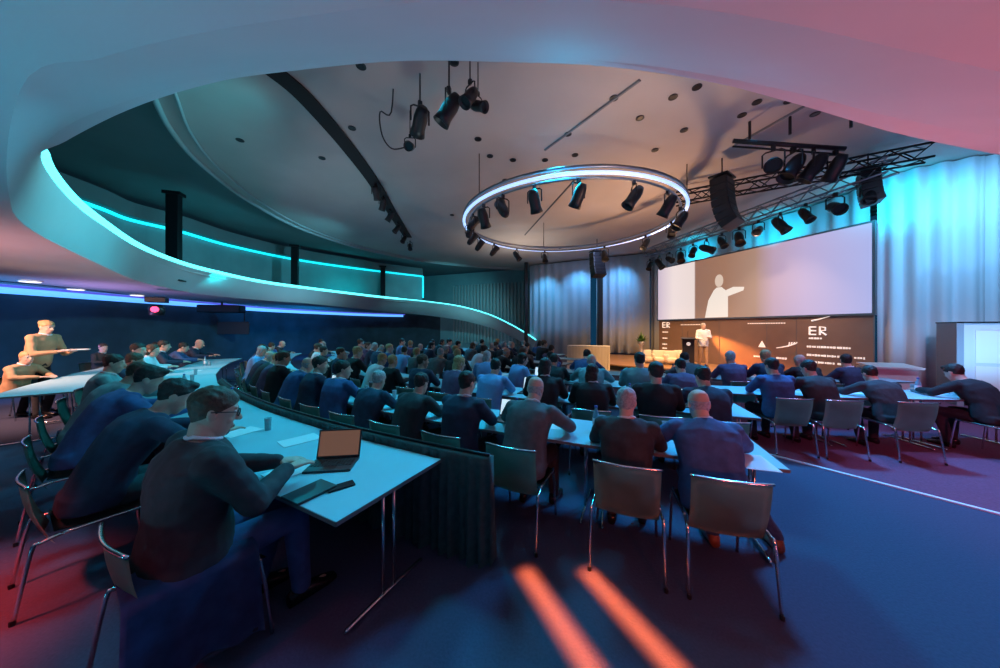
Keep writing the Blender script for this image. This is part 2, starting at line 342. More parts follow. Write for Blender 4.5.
    # far slatted wall
    a, b = Vector((-6.0, 26.6)), Vector((2.6, 23.2)); d = (b-a).normalized(); n = Vector((d.y, -d.x)); ang = math.atan2(d.y, d.x)
    bm = bmesh.new(); m = (a+b)/2; box(bm, (m.x-n.x*.1, m.y-n.y*.1, 3.1), ((b-a).length+7, .16, 6.4), ang); struct(fin('wall_back', bm, M['wall_teal']))
    bm = bmesh.new(); L_ = (b-a).length
    for i in range(24):
        s = 2.3+i*(L_-2.3)/24; p = a+d*s+n*.06; box(bm, (p.x, p.y, 2.9), (.12, .14, 4.8), ang)
    struct(fin('trim_3', bm, M['slat']))
    # high ceiling: dark outer field, lighter dish lower, slit and track
    bm = bmesh.new(); box(bm, (-1, 14.4, 6.45), (33, 26, .1)); struct(fin('ceiling', bm, M['ceil_dark']))
    dish = [(-3.5, 3.0), (-5.4, 4.5), (-6.2, 5.43), (-7.0, 6.5), (-7.7, 7.9), (-8.35, 10.3), (-8.4, 13.2), (-7.2, 16.4), (-4.6, 19.4), (-1, 21.2), (3, 22), (8, 20), (12.5, 15), (14, 9), (13.5, 4.5), (9, 2.8), (3, 2.4), (-1, 2.5)]
    dc = [p.xy for p in catmull([(x, y, 0) for x, y in dish], 5, True)]
    bm = bmesh.new(); prism(bm, dc, 5.98, 6.42); struct(fin('ceiling_dish', bm, M['ceil']))
    rim = [Vector((p.x, p.y, 5.95)) for p in dc]
    bm = bmesh.new(); tube(bm, rim, .05, 8, True)
    tube(bm, [Vector((p.x+(p.x-1)*-.035, p.y+(p.y-11)*-.035, 5.95)) for p in rim], .03, 8, True)
    struct(fin('trim_4', bm, M['slat'], smooth=True))
    # dark service slit
    S = [at(268, 66, 5.97), at(300, 92, 5.97), at(330, 125, 5.97), at(352, 152, 5.97), at(374, 182, 5.97), at(392, 212, 5.97), at(408, 237, 5.97)]
    Sc = catmull(S, 5); bm = bmesh.new(); rr = []
    for i, p in enumerate(Sc):
        a = Sc[max(0, i-1)]; b = Sc[min(len(Sc)-1, i+1)]; d = (b-a); n = Vector((-d.y, d.x, 0)).normalized()*(.17+.0*i)
        rr.append([bm.verts.new(p+n+Vector((0, 0, dz))) if sgn else bm.verts.new(p-n+Vector((0, 0, dz))) for sgn, dz in ((1, -.03), (1, .0), (0, .0), (0, -.03))])
    for A, B in zip(rr, rr[1:]):
        for k in range(4): bm.faces.new((A[k], A[(k+1) % 4], B[(k+1) % 4], B[k]))
    bm.faces.new(rr[0]); bm.faces.new(rr[-1][::-1]); struct(fin('trim_5', bm, M['slit']))
    # ceiling shallow joint lines
    bm = bmesh.new()
    for (x0, y0), (x1, y1) in ((at(640, 80, 5.97).xy, at(545, 150, 5.97).xy), (at(525, 235, 5.97).xy, at(575, 180, 5.97).xy), (at(810, 103, 5.97).xy, at(735, 145, 5.97).xy)):
        tube(bm, [(x0, y0, 5.975), (x1, y1, 5.975)], .03, 6)
    struct(fin('trim_6', bm, M['ceil_dark']))
    # gallery posts
    first = None
    for px, yt, zb in ((174, 193, 0), (295, 240, 0), (383, 269, 0)):
        # behind the gallery front, in front of its back wall
        d = {174: (9.4), 295: (15.4), 383: (20.6)}[px]; p = Vector(((px-500)/F*d, d, 3.2))
        lab = {174: 'thick dark post in the gallery nearest the camera', 295: 'dark post in the middle of the gallery opening', 383: 'thin far dark post at the right end of the gallery'}[px]
        t = thing('gallery_post', lab, 'post', p, .3, 'dark posts along the gallery')
        bm = bmesh.new(); box(bm, (0, 0, 1.36), (.30, .22, 2.7), 0, .01); fin('shaft', bm, M['blackm'], t)
        bm = bmesh.new(); box(bm, (0, 0, .02), (.42, .34, .04), 0, .005); fin('base_plate', bm, M['blackm'], t)
        bm = bmesh.new(); box(bm, (0, 0, 2.68), (.44, .30, .1), 0, .01); fin('bracket', bm, M['blackm'], t)
    # side and back closure is left open behind the camera; tall wall right of the stage
    bm = bmesh.new(); box(bm, (15.6, 6.5, 3.2), (.2, 12, 6.4)); struct(fin('wall_right', bm, M['wall']))
build_room()

def curtain(path, z0, z1, amp, pitch, m, label, group=None):
    pts = catmull([Vector((x, y, 0)) for x, y in path], 10); s = 0; P = []
    # resample evenly
    L = [0]
    for a, b in zip(pts, pts[1:]): L.append(L[-1]+(b-a).length)
    n = int(L[-1]/pitch*8); j = 0; out = []
    for i in range(n+1):
        t = L[-1]*i/n
        while j < len(L)-2 and L[j+1] < t: j += 1
        f = (t-L[j])/max(1e-6, L[j+1]-L[j]); p = pts[j].lerp(pts[j+1], f); d = (pts[j+1]-pts[j]).normalized(); nn = Vector((-d.y, d.x, 0))
        ph = t/pitch*2*PI+1.3*math.sin(t*1.1); out.append((p, nn, math.sin(ph)*amp*(.65+.35*math.sin(t*1.7))))
    bm = bmesh.new(); zs = [z0, z0+.3*(z1-z0), z0+.7*(z1-z0), z1]; rows = []
    for k, z in enumerate(zs):
        rows.append([bm.verts.new((p.x+nn.x*a*(1-.15*k), p.y+nn.y*a*(1-.15*k), z)) for p, nn, a in out])
    for A, B in zip(rows, rows[1:]):
        for i in range(n): bm.faces.new((A[i], A[i+1], B[i+1], B[i]))
    o = fin('curtain', bm, m, smooth=True); md = o.modifiers.new('t', 'SOLIDIFY'); md.thickness = .012
    return tag(o, label, 'curtain', group)
curtain([(10.66, 8.62), (10.85, 8.15), (11.25, 7.75), (11.8, 7.4)], 0.02, 5.95, .11, .42, M['curtain_w'], 'pale blue-lit pleated curtain directly right of the big screen')
curtain([(11.72, 7.52), (12.8, 7.05), (13.8, 6.6), (15.2, 6.3)], 0.02, 5.95, .11, .42, M['curtain_w'], 'white-blue pleated curtain behind the white cabinet at the right edge')
curtain([(5.75, 18.2), (7.0, 17.6), (8.3, 16.9)], .3, 5.9, .12, .5, M['curtain'], 'blue-lit stage curtain between the second black column and the screen')
curtain([(2.0, 20.4), (3.5, 19.5), (5.5, 18.5)], .05, 5.9, .12, .5, M['curtain'], 'blue-lit stage curtain between the two black columns')
curtain([(8.5, 17.2), (9.6, 13.8), (10.6, 10.6), (10.75, 8.9)], .05, 5.9, .1, .5, M['curtain'], 'cyan-lit curtain showing above and behind the big screen')

# ------------------------------------------------------------------ stage, screen, sponsor wall
SA, SB = Vector((7.98, 15.4, 0)), Vector((10.4, 8.54, 0))           # screen line, far end to near end
SD = (SB-SA).normalized(); SN = Vector((SD.y, -SD.x, 0)); SL = (SB-SA).length; SANG = math.atan2(SD.y, SD.x)
def build_stage():
    t = thing('stage_platform', 'low wooden stage platform with warm lit top under the screen', 'stage')
    poly = [(3.7, 14.3), (5.0, 12.3), (6.6, 11.2), (8.0, 9.4), (9.2, 8.0), (10.6, 8.2), (10.0, 11.5), (8.5, 16.8), (5.7, 17.9), (3.6, 17.0)]
    bm = bmesh.new(); prism(bm, poly, .18, .23); fin('deck', bm, M['stage'], t)
    cx, cy = 7.2, 12.5
    bm = bmesh.new(); prism(bm, [(cx+(x-cx)*.985, cy+(y-cy)*.985) for x, y in poly], 0, .18); fin('front_panel', bm, M['stage_front'], t)
    # the projection screen: local x along its width, z up
    t = thing('projection_screen', 'wide projection screen showing a speaker picture and a lilac panel', 'screen', (SA.x, SA.y, 0), SANG)
    z0, z1 = 2.17, 4.70
    m = ramp_mat('screen_image', [(0, (.62, .50, .62)), (.12, (.90, .76, .74)), (.27, (.86, .72, .68)), (.275, (.30, .15, .10)), (.45, (.36, .18, .11)), (.60, (.42, .25, .18)), (.68, (.52, .36, .48)), (.80, (.52, .42, .66)), (1, (.42, .44, .78))], 0, 0, SL, .95)
    bm = bmesh.new(); box(bm, (SL/2, .03, (z0+z1)/2), (SL, .05, z1-z0)); fin('screen_surface', bm, m, t)
    bm = bmesh.new()
    for c, s in (((SL/2, .07, z0-.03), (SL+.12, .1, .06)), ((SL/2, .07, z1+.03), (SL+.12, .1, .06)), ((-.03, .07, (z0+z1)/2), (.06, .1, z1-z0)), ((SL+.03, .07, (z0+z1)/2), (.06, .1, z1-z0))): box(bm, c, s)
    fin('screen_frame', bm, M['truss'], t)
    # the flat picture of the speaker on the screen
    mf = mat('picture_figure', (.1, .1, .1), .5, emit=(.92, .80, .70), es=.95); md = mat('picture_shade', (.1, .1, .1), .5, emit=(.78, .60, .48), es=.9)
    def flat(name, pts, mm, y):
        bm = bmesh.new(); a = [bm.verts.new((x, y, z)) for x, z in pts]; b = [bm.verts.new((x, y-.004, z)) for x, z in pts]
        bm.faces.new(a); bm.faces.new(b[::-1]); n = len(pts)
        for i in range(n): bm.faces.new((a[i], a[(i+1) % n], b[(i+1) % n], b[i]))
        return fin(name, bm, mm, t)
    X = 3.05
    flat('picture', [(X-.6, z0+.02), (X-.45, z0+.75), (X-.22, z0+1.15), (X-.1, z0+1.25), (X+.1, z0+1.25), (X+.26, z0+1.1), (X+.55, z0+1.2), (X+.95, z0+1.15), (X+.92, z0+1.02), (X+.35, z0+.85), (X+.35, z0+.02)], mf, 0.003)
    flat('picture_head', [(X+.17*math.cos(a*PI/8)*1.0, z0+1.52+.26*math.sin(a*PI/8)) for a in range(16)], md, 0.0)
    # sponsor wall under the screen
    t = thing('sponsor_wall', 'dark brown backdrop wall with pale sponsor marks under the screen', 'backdrop', (SA.x, SA.y, 0), SANG)
    bw = mat('backdrop', (.20, .13, .10), .6, var=.1, scale=1.5)
    bm = bmesh.new(); box(bm, (SL/2, .12, 1.19), (SL+.02, .08, 1.9)); fin('panel', bm, bw, t)
    bm = bmesh.new()
    for x in (1.3, 3.0, 4.7, 5.55): box(bm, (x, .076, 1.19), (.012, .01, 1.88))
    fin('panel_joint', bm, M['edge'], t)
    random.seed(3)
    def marks(x, z, kind):
        bm = bmesh.new()
        if kind == 'bar':
            xx = x
            for i in range(random.randint(4, 7)):
                wd = random.uniform(.03, .06); box(bm, (xx, .074, z), (wd, .008, random.uniform(.045, .07))); xx += wd+.015
        elif kind == 'long':
            for i in range(16): box(bm, (x+i*.075, .074, z), (.05, .008, .035))
        elif kind == 'tri':
            bm2 = [bm.verts.new(v) for v in ((x-.12, .074, z-.1), (x+.12, .074, z-.1), (x, .074, z+.14), (x-.12, .068, z-.1), (x+.12, .068, z-.1), (x, .068, z+.14))]
            bm.faces.new(bm2[:3]); bm.faces.new(bm2[3:][::-1])
            for i in range(3): j = (i+1) % 3; bm.faces.new((bm2[i], bm2[j], bm2[3+j], bm2[3+i]))
        elif kind == 'wing':
            for i in range(4):
                tube(bm, [(x-.25+.09*i, .07, z-.1+.02*i), (x+.1+.06*i, .07, z-.02+.03*i), (x+.12+.07*i, .07, z+.12)], .018, 6)
        elif kind == 'big':
            tube(bm, [(x, .07, z-.13), (x, .07, z+.13)], .025, 6)
            for dz in (-.12, 0, .12): tube(bm, [(x, .07, z+dz), (x+.16, .07, z+dz)], .025, 6)
            tube(bm, [(x+.25, .07, z-.13), (x+.25, .07, z+.13), (x+.38, .07, z+.10), (x+.38, .07, z+.02), (x+.25, .07, z), (x+.40, .07, z-.13)], .025, 6)
        elif kind == 'swoosh':
            tube(bm, [(x, .07, z), (x+.2, .07, z+.05), (x+.45, .07, z+.14)], [.03, .02, .01], 6)
        fin('sponsor_mark', bm, M['logo'], t)
    marks(1.25, 1.9, 'long'); marks(4.1, 1.92, 'long')
    marks(4.55, 1.15, 'tri'); marks(5.25, 1.15, 'wing')
    marks(5.95, 1.98, 'swoosh'); marks(5.9, 1.66, 'big'); marks(5.9, 1.42, 'bar')
    for r, z in enumerate((1.15, .88, .66)):
        for c in range(4 if r == 1 else 3): marks(5.85+c*.36, z, 'bar')
    for z, k in ((1.9, 'big'), (1.55, 'bar'), (1.25, 'bar'), (.95, 'bar'), (.75, 'bar')): marks(.22, z, k)
    for zz, xx in ((.7, 4.3), (.7, 5.0)): marks(xx, zz, 'bar')
build_stage()

# ------------------------------------------------------------------ people
def remeshed(bm, vox, smooth=3, wr=0., keep=1., seed=0.):
    me = bpy.data.meshes.new('tmp'); bmesh.ops.recalc_face_normals(bm, faces=bm.faces); bm.to_mesh(me); bm.free()
    o = bpy.data.objects.new('tmp', me); C.objects.link(o)
    r = o.modifiers.new('r', 'REMESH'); r.mode = 'VOXEL'; r.voxel_size = vox
    s = o.modifiers.new('s', 'SMOOTH'); s.factor = .5; s.iterations = smooth
    if keep < 1: d = o.modifiers.new('d', 'DECIMATE'); d.ratio = keep
    dg = bpy.context.evaluated_depsgraph_get(); dg.update()
    out = bpy.data.meshes.new_from_object(o.evaluated_get(dg)); bpy.data.objects.remove(o)
    if wr:
        for v in out.vertices:
            p = v.co; f = noise.noise(Vector((p.x*9+seed, p.y*9, p.z*16)))+.5*noise.noise(Vector((p.x*24, p.y*24+seed, p.z*30)))
            v.co = p+v.normal*f*wr
    for p in out.polygons: p.use_smooth = True
    return out
HEAD = [(-.125, .048, .018, .018), (-.112, .040, .038, .036), (-.085, .022, .053, .064), (-.045, .012, .063, .080), (0, 0, .071, .090), (.04, -.005, .075, .096), (.078, -.009, .067, .085), (.105, -.011, .046, .058), (.119, -.011, .016, .022)]
def head_loft(bm, Mh, s=1., dz=0., dy=0.):
    R = Mh.to_3x3()
    loft(bm, [(Mh @ Vector((0, y*s+dy, z*s+dz)), R @ Vector((rx*s, 0, 0)), R @ Vector((0, ry*s, 0))) for z, y, rx, ry in HEAD], 24)
def hand(bm, Pw, d, up, side, curl=.4):
    """palm and five fingers; d = pointing direction, up = back of the hand, side = +1 when the thumb leaves towards +cross"""
    d = d.normalized(); up = (up-d*up.dot(d)).normalized(); s = d.cross(up).normalized()*side
    loft(bm, [(Pw-d*.01, s*.026, up*.018), (Pw+d*.03, s*.038, up*.017), (Pw+d*.075, s*.042, up*.014), (Pw+d*.09, s*.038, up*.010)], 12, 2.4)
    for i, (o, L) in enumerate(((.034, .072), (.0115, .080), (-.0115, .074), (-.034, .058))):
        b = Pw+d*.08+s*o; a1 = curl*.5; a2 = curl*1.3
        m1 = b+(d*math.cos(a1)-up*math.sin(a1)+s*o*.9)*L*.5; m2 = m1+(d*math.cos(a2)-up*math.sin(a2)+s*o*.6)*L*.5
        limb(bm, b, m1, .0095, .0088, 8); limb(bm, m1, m2, .0088, .0075, 8)
    b = Pw+d*.015+s*.026; m1 = b+(d*.7+s*.75-up*.25).normalized()*.042; m2 = m1+(d*.95+s*.25-up*.3).normalized()*.034
    limb(bm, b, m1, .013, .0105, 8); limb(bm, m1, m2, .0105, .0085, 8)
def seated(lean=15, turn=0, pitch=0, arms='table', side=0, sh=.19, legs=0., roll=0):
    def dr(a): a = math.radians(a); return Vector((0, math.sin(a), math.cos(a)))
    p0 = Vector((0, 0, .53)); p1 = p0+dr(lean*.55)*.18; p2 = p1+dr(lean*.95)*.17; p3 = p2+dr(lean*1.25)*.17
    hd = dr(lean*.9+pitch*.3); hc = p3+hd*.138+Vector((0, .022, 0))
    J = dict(spine=[p0, p1, p2, p3], ang=[lean*.3, lean*.75, lean*1.1, lean*1.25])
    J['head'] = Matrix.Translation(hc) @ Matrix.Rotation(math.radians(turn), 4, 'Z') @ Matrix.Rotation(math.radians(-(lean*.35+pitch)), 4, 'X') @ Matrix.Rotation(math.radians(roll), 4, 'Y')
    J['sh'] = [p3-dr(lean*1.1)*.055+Vector((sx*sh, 0, 0)) for sx in (-1, 1)]
    el, wr = [], []
    for i, sx in enumerate((-1, 1)):
        s = J['sh'][i]
        if arms == 'table': e = Vector((sx*.265, s.y+.13, .815)); q = Vector((sx*.10, s.y+.36, .80))
        elif arms == 'typing': e = Vector((sx*.26, s.y+.06, .80)); q = Vector((sx*.11, s.y+.31, .815))
        elif arms == 'chin' and i == side: e = Vector((sx*.2, s.y+.20, .80)); q = Vector((sx*.07, hc.y+.08, hc.z-.17))
        elif arms == 'wide': e = Vector((sx*.33, s.y+.13, .81)); q = Vector((sx*.22, s.y+.37, .80))
        elif arms == 'lap': e = Vector((sx*.25, s.y-.02, .76)); q = Vector((sx*.10, s.y+.20, .66))
        else: e = Vector((sx*.265, s.y+.12, .815)); q = Vector((sx*.06, s.y+.33, .80))
        d = e-s
        el.append(e); wr.append(q)
    J['el'], J['wr'] = el, wr
    J['hip'] = [Vector((sx*.09, .02, .51)) for sx in (-1, 1)]
    J['kn'] = [Vector((sx*(.12+legs), .44, .51)) for sx in (-1, 1)]
    J['an'] = [Vector((sx*(.13+legs), .40+.06*sx, .09)) for sx in (-1, 1)]
    J['seated'] = True
    return J
def standing(turn=0, pitch=0, lean=3, el=None, wr=None):
    def dr(a): a = math.radians(a); return Vector((0, math.sin(a), math.cos(a)))
    p0 = Vector((0, 0, .95)); p1 = p0+dr(lean)*.18; p2 = p1+dr(lean)*.17; p3 = p2+dr(lean)*.18
    J = dict(spine=[p0, p1, p2, p3], ang=[lean]*4); hc = p3+Vector((0, .03, .138))
    J['head'] = Matrix.Translation(hc) @ Matrix.Rotation(math.radians(turn), 4, 'Z') @ Matrix.Rotation(math.radians(-pitch), 4, 'X')
    J['sh'] = [p3-dr(lean)*.05+Vector((sx*.18, 0, 0)) for sx in (-1, 1)]
    J['el'] = [Vector(e) for e in el]; J['wr'] = [Vector(e) for e in wr]
    J['hip'] = [Vector((sx*.09, 0, .92)) for sx in (-1, 1)]; J['kn'] = [Vector((sx*.10, .03, .50)) for sx in (-1, 1)]
    J['an'] = [Vector((-.11, .05, .09)), Vector((.12, -.08, .09))]; J['seated'] = False
    return J
def torso(bm, J, k=1., top=True, low=1.):
    def uv(a, rx, ry): a = math.radians(a); return Vector((rx*k, 0, 0)), Vector((0, math.cos(a)*ry*k, -math.sin(a)*ry*k))
    p0, p1, p2, p3 = J['spine']; a0, a1, a2, a3 = J['ang']; d = (p3-p2).normalized(); d0 = (p1-p0).normalized()
    secs = [(p0-d0*.07, *uv(a0, .155*low, .115)), (p0, *uv(a0, .178*low, .128)), (p1, *uv(a1, .162, .112)), (p2, *uv(a2, .178, .122)), (p3-d*.09, *uv(a2, .182, .112)), (p3-d*.035, *uv(a3, .150, .088)), (p3+d*.012, *uv(a3, .080, .066))]
    loft(bm, secs, 24, 2.3)
def build_person(name, label, J, jacket='navy', trousers='charcoal', skin='skin', hair='short', haircol='hair_dark', face=False, vox=.0085, cat='person', group=None, glasses=False, collar='shirt', loc=(0, 0, 0), rz=0, scale=1., jk=1., shoe='shoe', tails=True, curl=.4, keep=.45):
    t = thing(name, label, cat, loc, rz, group); t.scale = (scale,)*3
    Mh = J['head']; R = Mh.to_3x3(); p3 = J['spine'][3]
    def part(n, me, m):
        me.materials.clear(); me.materials.append(M[m]); o = bpy.data.objects.new(n, me); C.objects.link(o); o.parent = t; return o
    bm = bmesh.new(); torso(bm, J, .92); head_loft(bm, Mh)
    limb(bm, Mh @ Vector((0, -.022, -.06)), p3-Vector((0, .005, .03)), .055, .062, 16)
    limb(bm, Mh @ Vector((0, .088, .022)), Mh @ Vector((0, .112, -.02)), .008, .014, 8)
    for s in (-1, 1):
        ell(bm, Mh @ Vector((s*.074, -.012, -.002)), (.009, .020, .033), R)
        ell(bm, Mh @ Vector((s*.030, .080, .038)), (.022, .010, .008), R)
        ell(bm, Mh @ Vector((s*.034, .062, -.03)), (.022, .020, .022), R)
        ell(bm, Mh @ Vector((s*.011, .103, -.025)), (.009, .011, .008), R)
    for s in (-1, 1): ell(bm, Mh @ Vector((0, .090, -.062+s*.006)), (.024, .010, .006), R)
    for i, sx in enumerate((-1, 1)):
        s, e, q = J['sh'][i], J['el'][i], J['wr'][i]
        limb(bm, s, e, .048, .038); limb(bm, e, q, .038, .025)
        d = (q-e); up = J.get('handup', [Vector((0, 0, 1))]*2)[i]
        dd = J.get('handdir', [d, d])[i]
        hand(bm, q, dd, up, -sx if up.z >= 0 else sx, curl)
        h, kk, a = J['hip'][i], J['kn'][i], J['an'][i]
        limb(bm, h, kk, .075, .052); limb(bm, kk, a, .050, .034); limb(bm, a-Vector((0, .02, .03)), a+Vector((0, .13, -.05)), .03, .025)
    part('body', remeshed(bm, vox, 2, keep=keep), skin)
    # upper garment with sleeves
    bm = bmesh.new(); torso(bm, J, 1.06*jk, low=1.03)
    for i in (0, 1):
        s, e, q = J['sh'][i], J['el'][i], J['wr'][i]
        ell(bm, s, (.068*jk, .066*jk, .064*jk)); limb(bm, s, e, .062*jk, .052*jk); limb(bm, e, e.lerp(q, .93), .052*jk, .036*jk)
        ell(bm, s.lerp(p3, .5)-Vector((0, 0, .005)), (.095, .078, .058))
    if tails and J['seated']: loft(bm, [((0, -.03, .56), (.185*jk, 0, 0), (0, .13, 0)), ((0, -.04, .49), (.195*jk, 0, 0), (0, .13, 0)), ((0, -.045, .46), (.19*jk, 0, 0), (0, .125, 0))], 24, 2.4)
    if tails and not J['seated']: loft(bm, [((0, 0, 1.0), (.175, 0, 0), (0, .13, 0)), ((0, 0, .82), (.185, 0, 0), (0, .135, 0))], 24, 2.4)
    part('jacket' if tails else 'shirt', remeshed(bm, .012 if vox > .006 else .009, 4, .006, keep=.5 if vox > .006 else .8, seed=len(label)), jacket)
    # trousers
    bm = bmesh.new(); p0 = J['spine'][0]
    ell(bm, p0-Vector((0, 0, .02)), (.175, .135, .10))
    for i in (0, 1):
        h, kk, a = J['hip'][i], J['kn'][i], J['an'][i]; limb(bm, h, kk, .092, .070); limb(bm, kk, a+Vector((0, 0, .01)), .068, .052)
    part('trousers', remeshed(bm, .014, 4, .006, keep=.5), trousers)
    for i in (0, 1):
        bm = bmesh.new(); a = J['an'][i]; loft(bm, [(a+Vector((0, -.065, -.05)), (.03, 0, 0), (0, 0, .035)), (a+Vector((0, -.03, -.035)), (.042, 0, 0), (0, 0, .05)), (a+Vector((0, .05, -.045)), (.045, 0, 0), (0, 0, .042)), (a+Vector((0, .14, -.060)), (.048, 0, 0), (0, 0, .028)), (a+Vector((0, .20, -.068)), (.030, 0, 0), (0, 0, .018))], 14, 2.6)
        me = bpy.data.meshes.new('shoe'); bmesh.ops.recalc_face_normals(bm, faces=bm.faces); bm.to_mesh(me); bm.free()
        for p in me.polygons: p.use_smooth = True
        part('shoe', me, shoe)
    # collar
    if collar:
        bm = bmesh.new(); c = p3+Vector((0, .012, .022)); ax = (Mh.translation-p3).normalized(); u = Vector((1, 0, 0)); v = ax.cross(u).normalized()
        pts = [c+u*math.cos(a*PI/10)*.068+v*math.sin(a*PI/10)*.068-ax*(.012 if 3 < a < 17 else 0) for a in range(20)]; tube(bm, pts, .010, 8, True)
        me = bpy.data.meshes.new('collar'); bmesh.ops.recalc_face_normals(bm, faces=bm.faces); bm.to_mesh(me); bm.free(); part('collar', me, collar)
    # hair
    if hair:
        bm = bmesh.new(); head_loft(bm, Mh, 1.09, .006, -.004)
        if hair == 'long': 
            ell(bm, Mh @ Vector((0, -.05, -.05)), (.085, .06, .13), R, 3); ell(bm, Mh @ Vector((0, -.06, -.13)), (.075, .045, .10), R, 3)
        if hair == 'bun': ell(bm, Mh @ Vector((0, -.10, .07)), (.042, .042, .042), R, 3)
        if hair == 'tuft': ell(bm, Mh @ Vector((0, .05, .105)), (.05, .055, .03), R, 3)
        me = remeshed(bm, .008, 1, .0, keep=1)
        bm = bmesh.new(); bm.from_mesh(me)
        def cut(co, no):
            g = bm.verts[:]+bm.edges[:]+bm.faces[:]
            q = bmesh.ops.bisect_plane(bm, geom=g, plane_co=Mh @ Vector(co), plane_no=R @ Vector(no), clear_outer=True)
            e = [x for x in q['geom_cut'] if isinstance(x, bmesh.types.BMEdge)]
            bmesh.ops.holes_fill(bm, edges=e)
        if hair in ('short', 'bun', 'tuft'): cut((0, .075, .055), Vector((0, .80, -.62)).normalized()) if False else cut((0, .078, .062), Vector((0, .60, -.80)).normalized())
        elif hair == 'long': cut((0, .070, .062), Vector((0, .86, -.5)).normalized())
        elif hair == 'bald':
            cut((0, .0, .035), (0, -.25, .97)); cut((0, -.005, 0), (0, 1, 0)); cut((0, -.06, -.06), (0, 0, -1))
        for v in bm.verts:
            p = v.co; v.co = p+(p-Mh.translation).normalized()*noise.noise(p*38)*.006
        me2 = bpy.data.meshes.new('hair'); bm.to_mesh(me2); bm.free(); bpy.data.meshes.remove(me)
        for p in me2.polygons: p.use_smooth = True
        part('hair', me2, haircol)
    if face:
        for s in (-1, 1):
            bm = bmesh.new(); ell(bm, Mh @ Vector((s*.031, .079, .016)), (.0125, .010, .0085), R)
            me = bpy.data.meshes.new('eye'); bm.to_mesh(me); bm.free(); e = part('eye', me, 'eye')
            bm = bmesh.new(); ell(bm, Mh @ Vector((s*.031, .0875, .016)), (.0055, .003, .0055), R)
            i = fin('iris', bm, M['iris'], e)
        bm = bmesh.new(); ell(bm, Mh @ Vector((0, .0975, -.062)), (.022, .006, .007), R); me = bpy.data.meshes.new('lips'); bm.to_mesh(me); bm.free(); part('lips', me, 'lip')
    if glasses:
        bm = bmesh.new()
        for s in (-1, 1):
            pts = [Mh @ Vector((s*.033+.026*math.cos(a*PI/8), .097, .014+.019*math.sin(a*PI/8))) for a in range(16)]; tube(bm, pts, .0028, 6, True)
            tube(bm, [Mh @ Vector((s*.058, .095, .018)), Mh @ Vector((s*.078, .05, .018)), Mh @ Vector((s*.083, -.02, .012))], .0028, 6)
        tube(bm, [Mh @ Vector((-.008, .100, .018)), Mh @ Vector((.008, .100, .018))], .0028, 6)
        fin('glasses', bm, M['black'], t)
    return t
def join_person(t, ratio=.22):
    """one mesh with material slots from a built person, for the distant crowd"""
    order = ['body', 'jacket', 'shirt', 'trousers', 'shoe', 'collar', 'hair']
    bm = bmesh.new(); mats = []
    for ch in t.children:
        k = ch.name.split('.')[0]
        if k not in order: continue
        o = bpy.data.objects.new('q', ch.data.copy()); C.objects.link(o)
        if k in ('body', 'jacket', 'shirt', 'trousers', 'hair'): d = o.modifiers.new('d', 'DECIMATE'); d.ratio = ratio
        dg = bpy.context.evaluated_depsgraph_get(); dg.update(); me = bpy.data.meshes.new_from_object(o.evaluated_get(dg))
        n0 = len(bm.faces); bm.from_mesh(me); bm.faces.ensure_lookup_table()
        for f in bm.faces[n0:]: f.material_index = len(mats); f.smooth = True
        mats.append((k, ch.data.materials[0])); bpy.data.objects.remove(o)
    me = bpy.data.meshes.new('person'); bm.to_mesh(me); bm.free()
    for k, m in mats: me.materials.append(m)
    return me, [k for k, m in mats]

CC = Vector((7.0, 18.3, 0))
def polar(th, r, z=0.): a = math.radians(th); return Vector((CC.x-r*math.sin(a), CC.y-r*math.cos(a), z))
def rzof(th): return -math.radians(th)

ORD = ['first', 'second', 'third', 'fourth', 'fifth', 'sixth', 'seventh', 'eighth', 'ninth', 'tenth', 'eleventh', 'twelfth', 'thirteenth', 'fourteenth', 'fifteenth', 'sixteenth', 'seventeenth', 'eighteenth', 'nineteenth', 'twentieth', 'twenty-first', 'twenty-second', 'twenty-third', 'twenty-fourth', 'twenty-fifth', 'twenty-sixth', 'twenty-seventh', 'twenty-eighth', 'twenty-ninth', 'thirtieth']

POSES = [dict(lean=12, turn=0, pitch=5, arms='table'), dict(lean=24, turn=8, pitch=8, arms='table'), dict(lean=33, turn=-6, pitch=14, arms='wide'), dict(lean=8, turn=-22, pitch=0, arms='chin', side=0),
         dict(lean=18, turn=-14, pitch=2, arms='typing'), dict(lean=5, turn=12, pitch=0, arms='typing'), dict(lean=28, turn=18, pitch=10, arms='chin', side=1), dict(lean=15, turn=-30, pitch=-2, arms='table'), dict(lean=27, turn=3, pitch=12, arms='wide')]
HAIRS = ['short', 'short', 'tuft', 'short', 'long', 'short', 'bun', 'short', 'bald']
protos = []
for i, (p, h) in enumerate(zip(POSES, HAIRS)):
    protos.append(build_person('person', 'x', seated(**p), hair=h, collar='shirt' if i in (0, 4, 7, 8) else None, tails=True, jk=1.13))
FAR = [join_person(t) for t in protos]
SUITS = ['navy', 'charcoal', 'blacksuit', 'navy', 'blue', 'charcoal', 'blacksuit', 'navy', 'lblue', 'blue', 'charcoal', 'blacksuit', 'purple', 'navy', 'teal', 'shirt', 'grey']
SUITW = dict(navy='navy suit', charcoal='charcoal suit', blacksuit='black suit', blue='blue suit', grey='grey suit', lblue='light blue shirt', teal='teal top', shirt='white shirt', purple='plum jacket', tan='tan shirt')
HW = dict(hair_dark='dark', hair_brown='brown', hair_grey='grey', hair_fair='fair')
used = set()
def skinned(o, slots, mats):
    for i, k in enumerate(slots):
        if k in mats: o.material_slots[i].link = 'OBJECT'; o.material_slots[i].material = M[mats[k]]
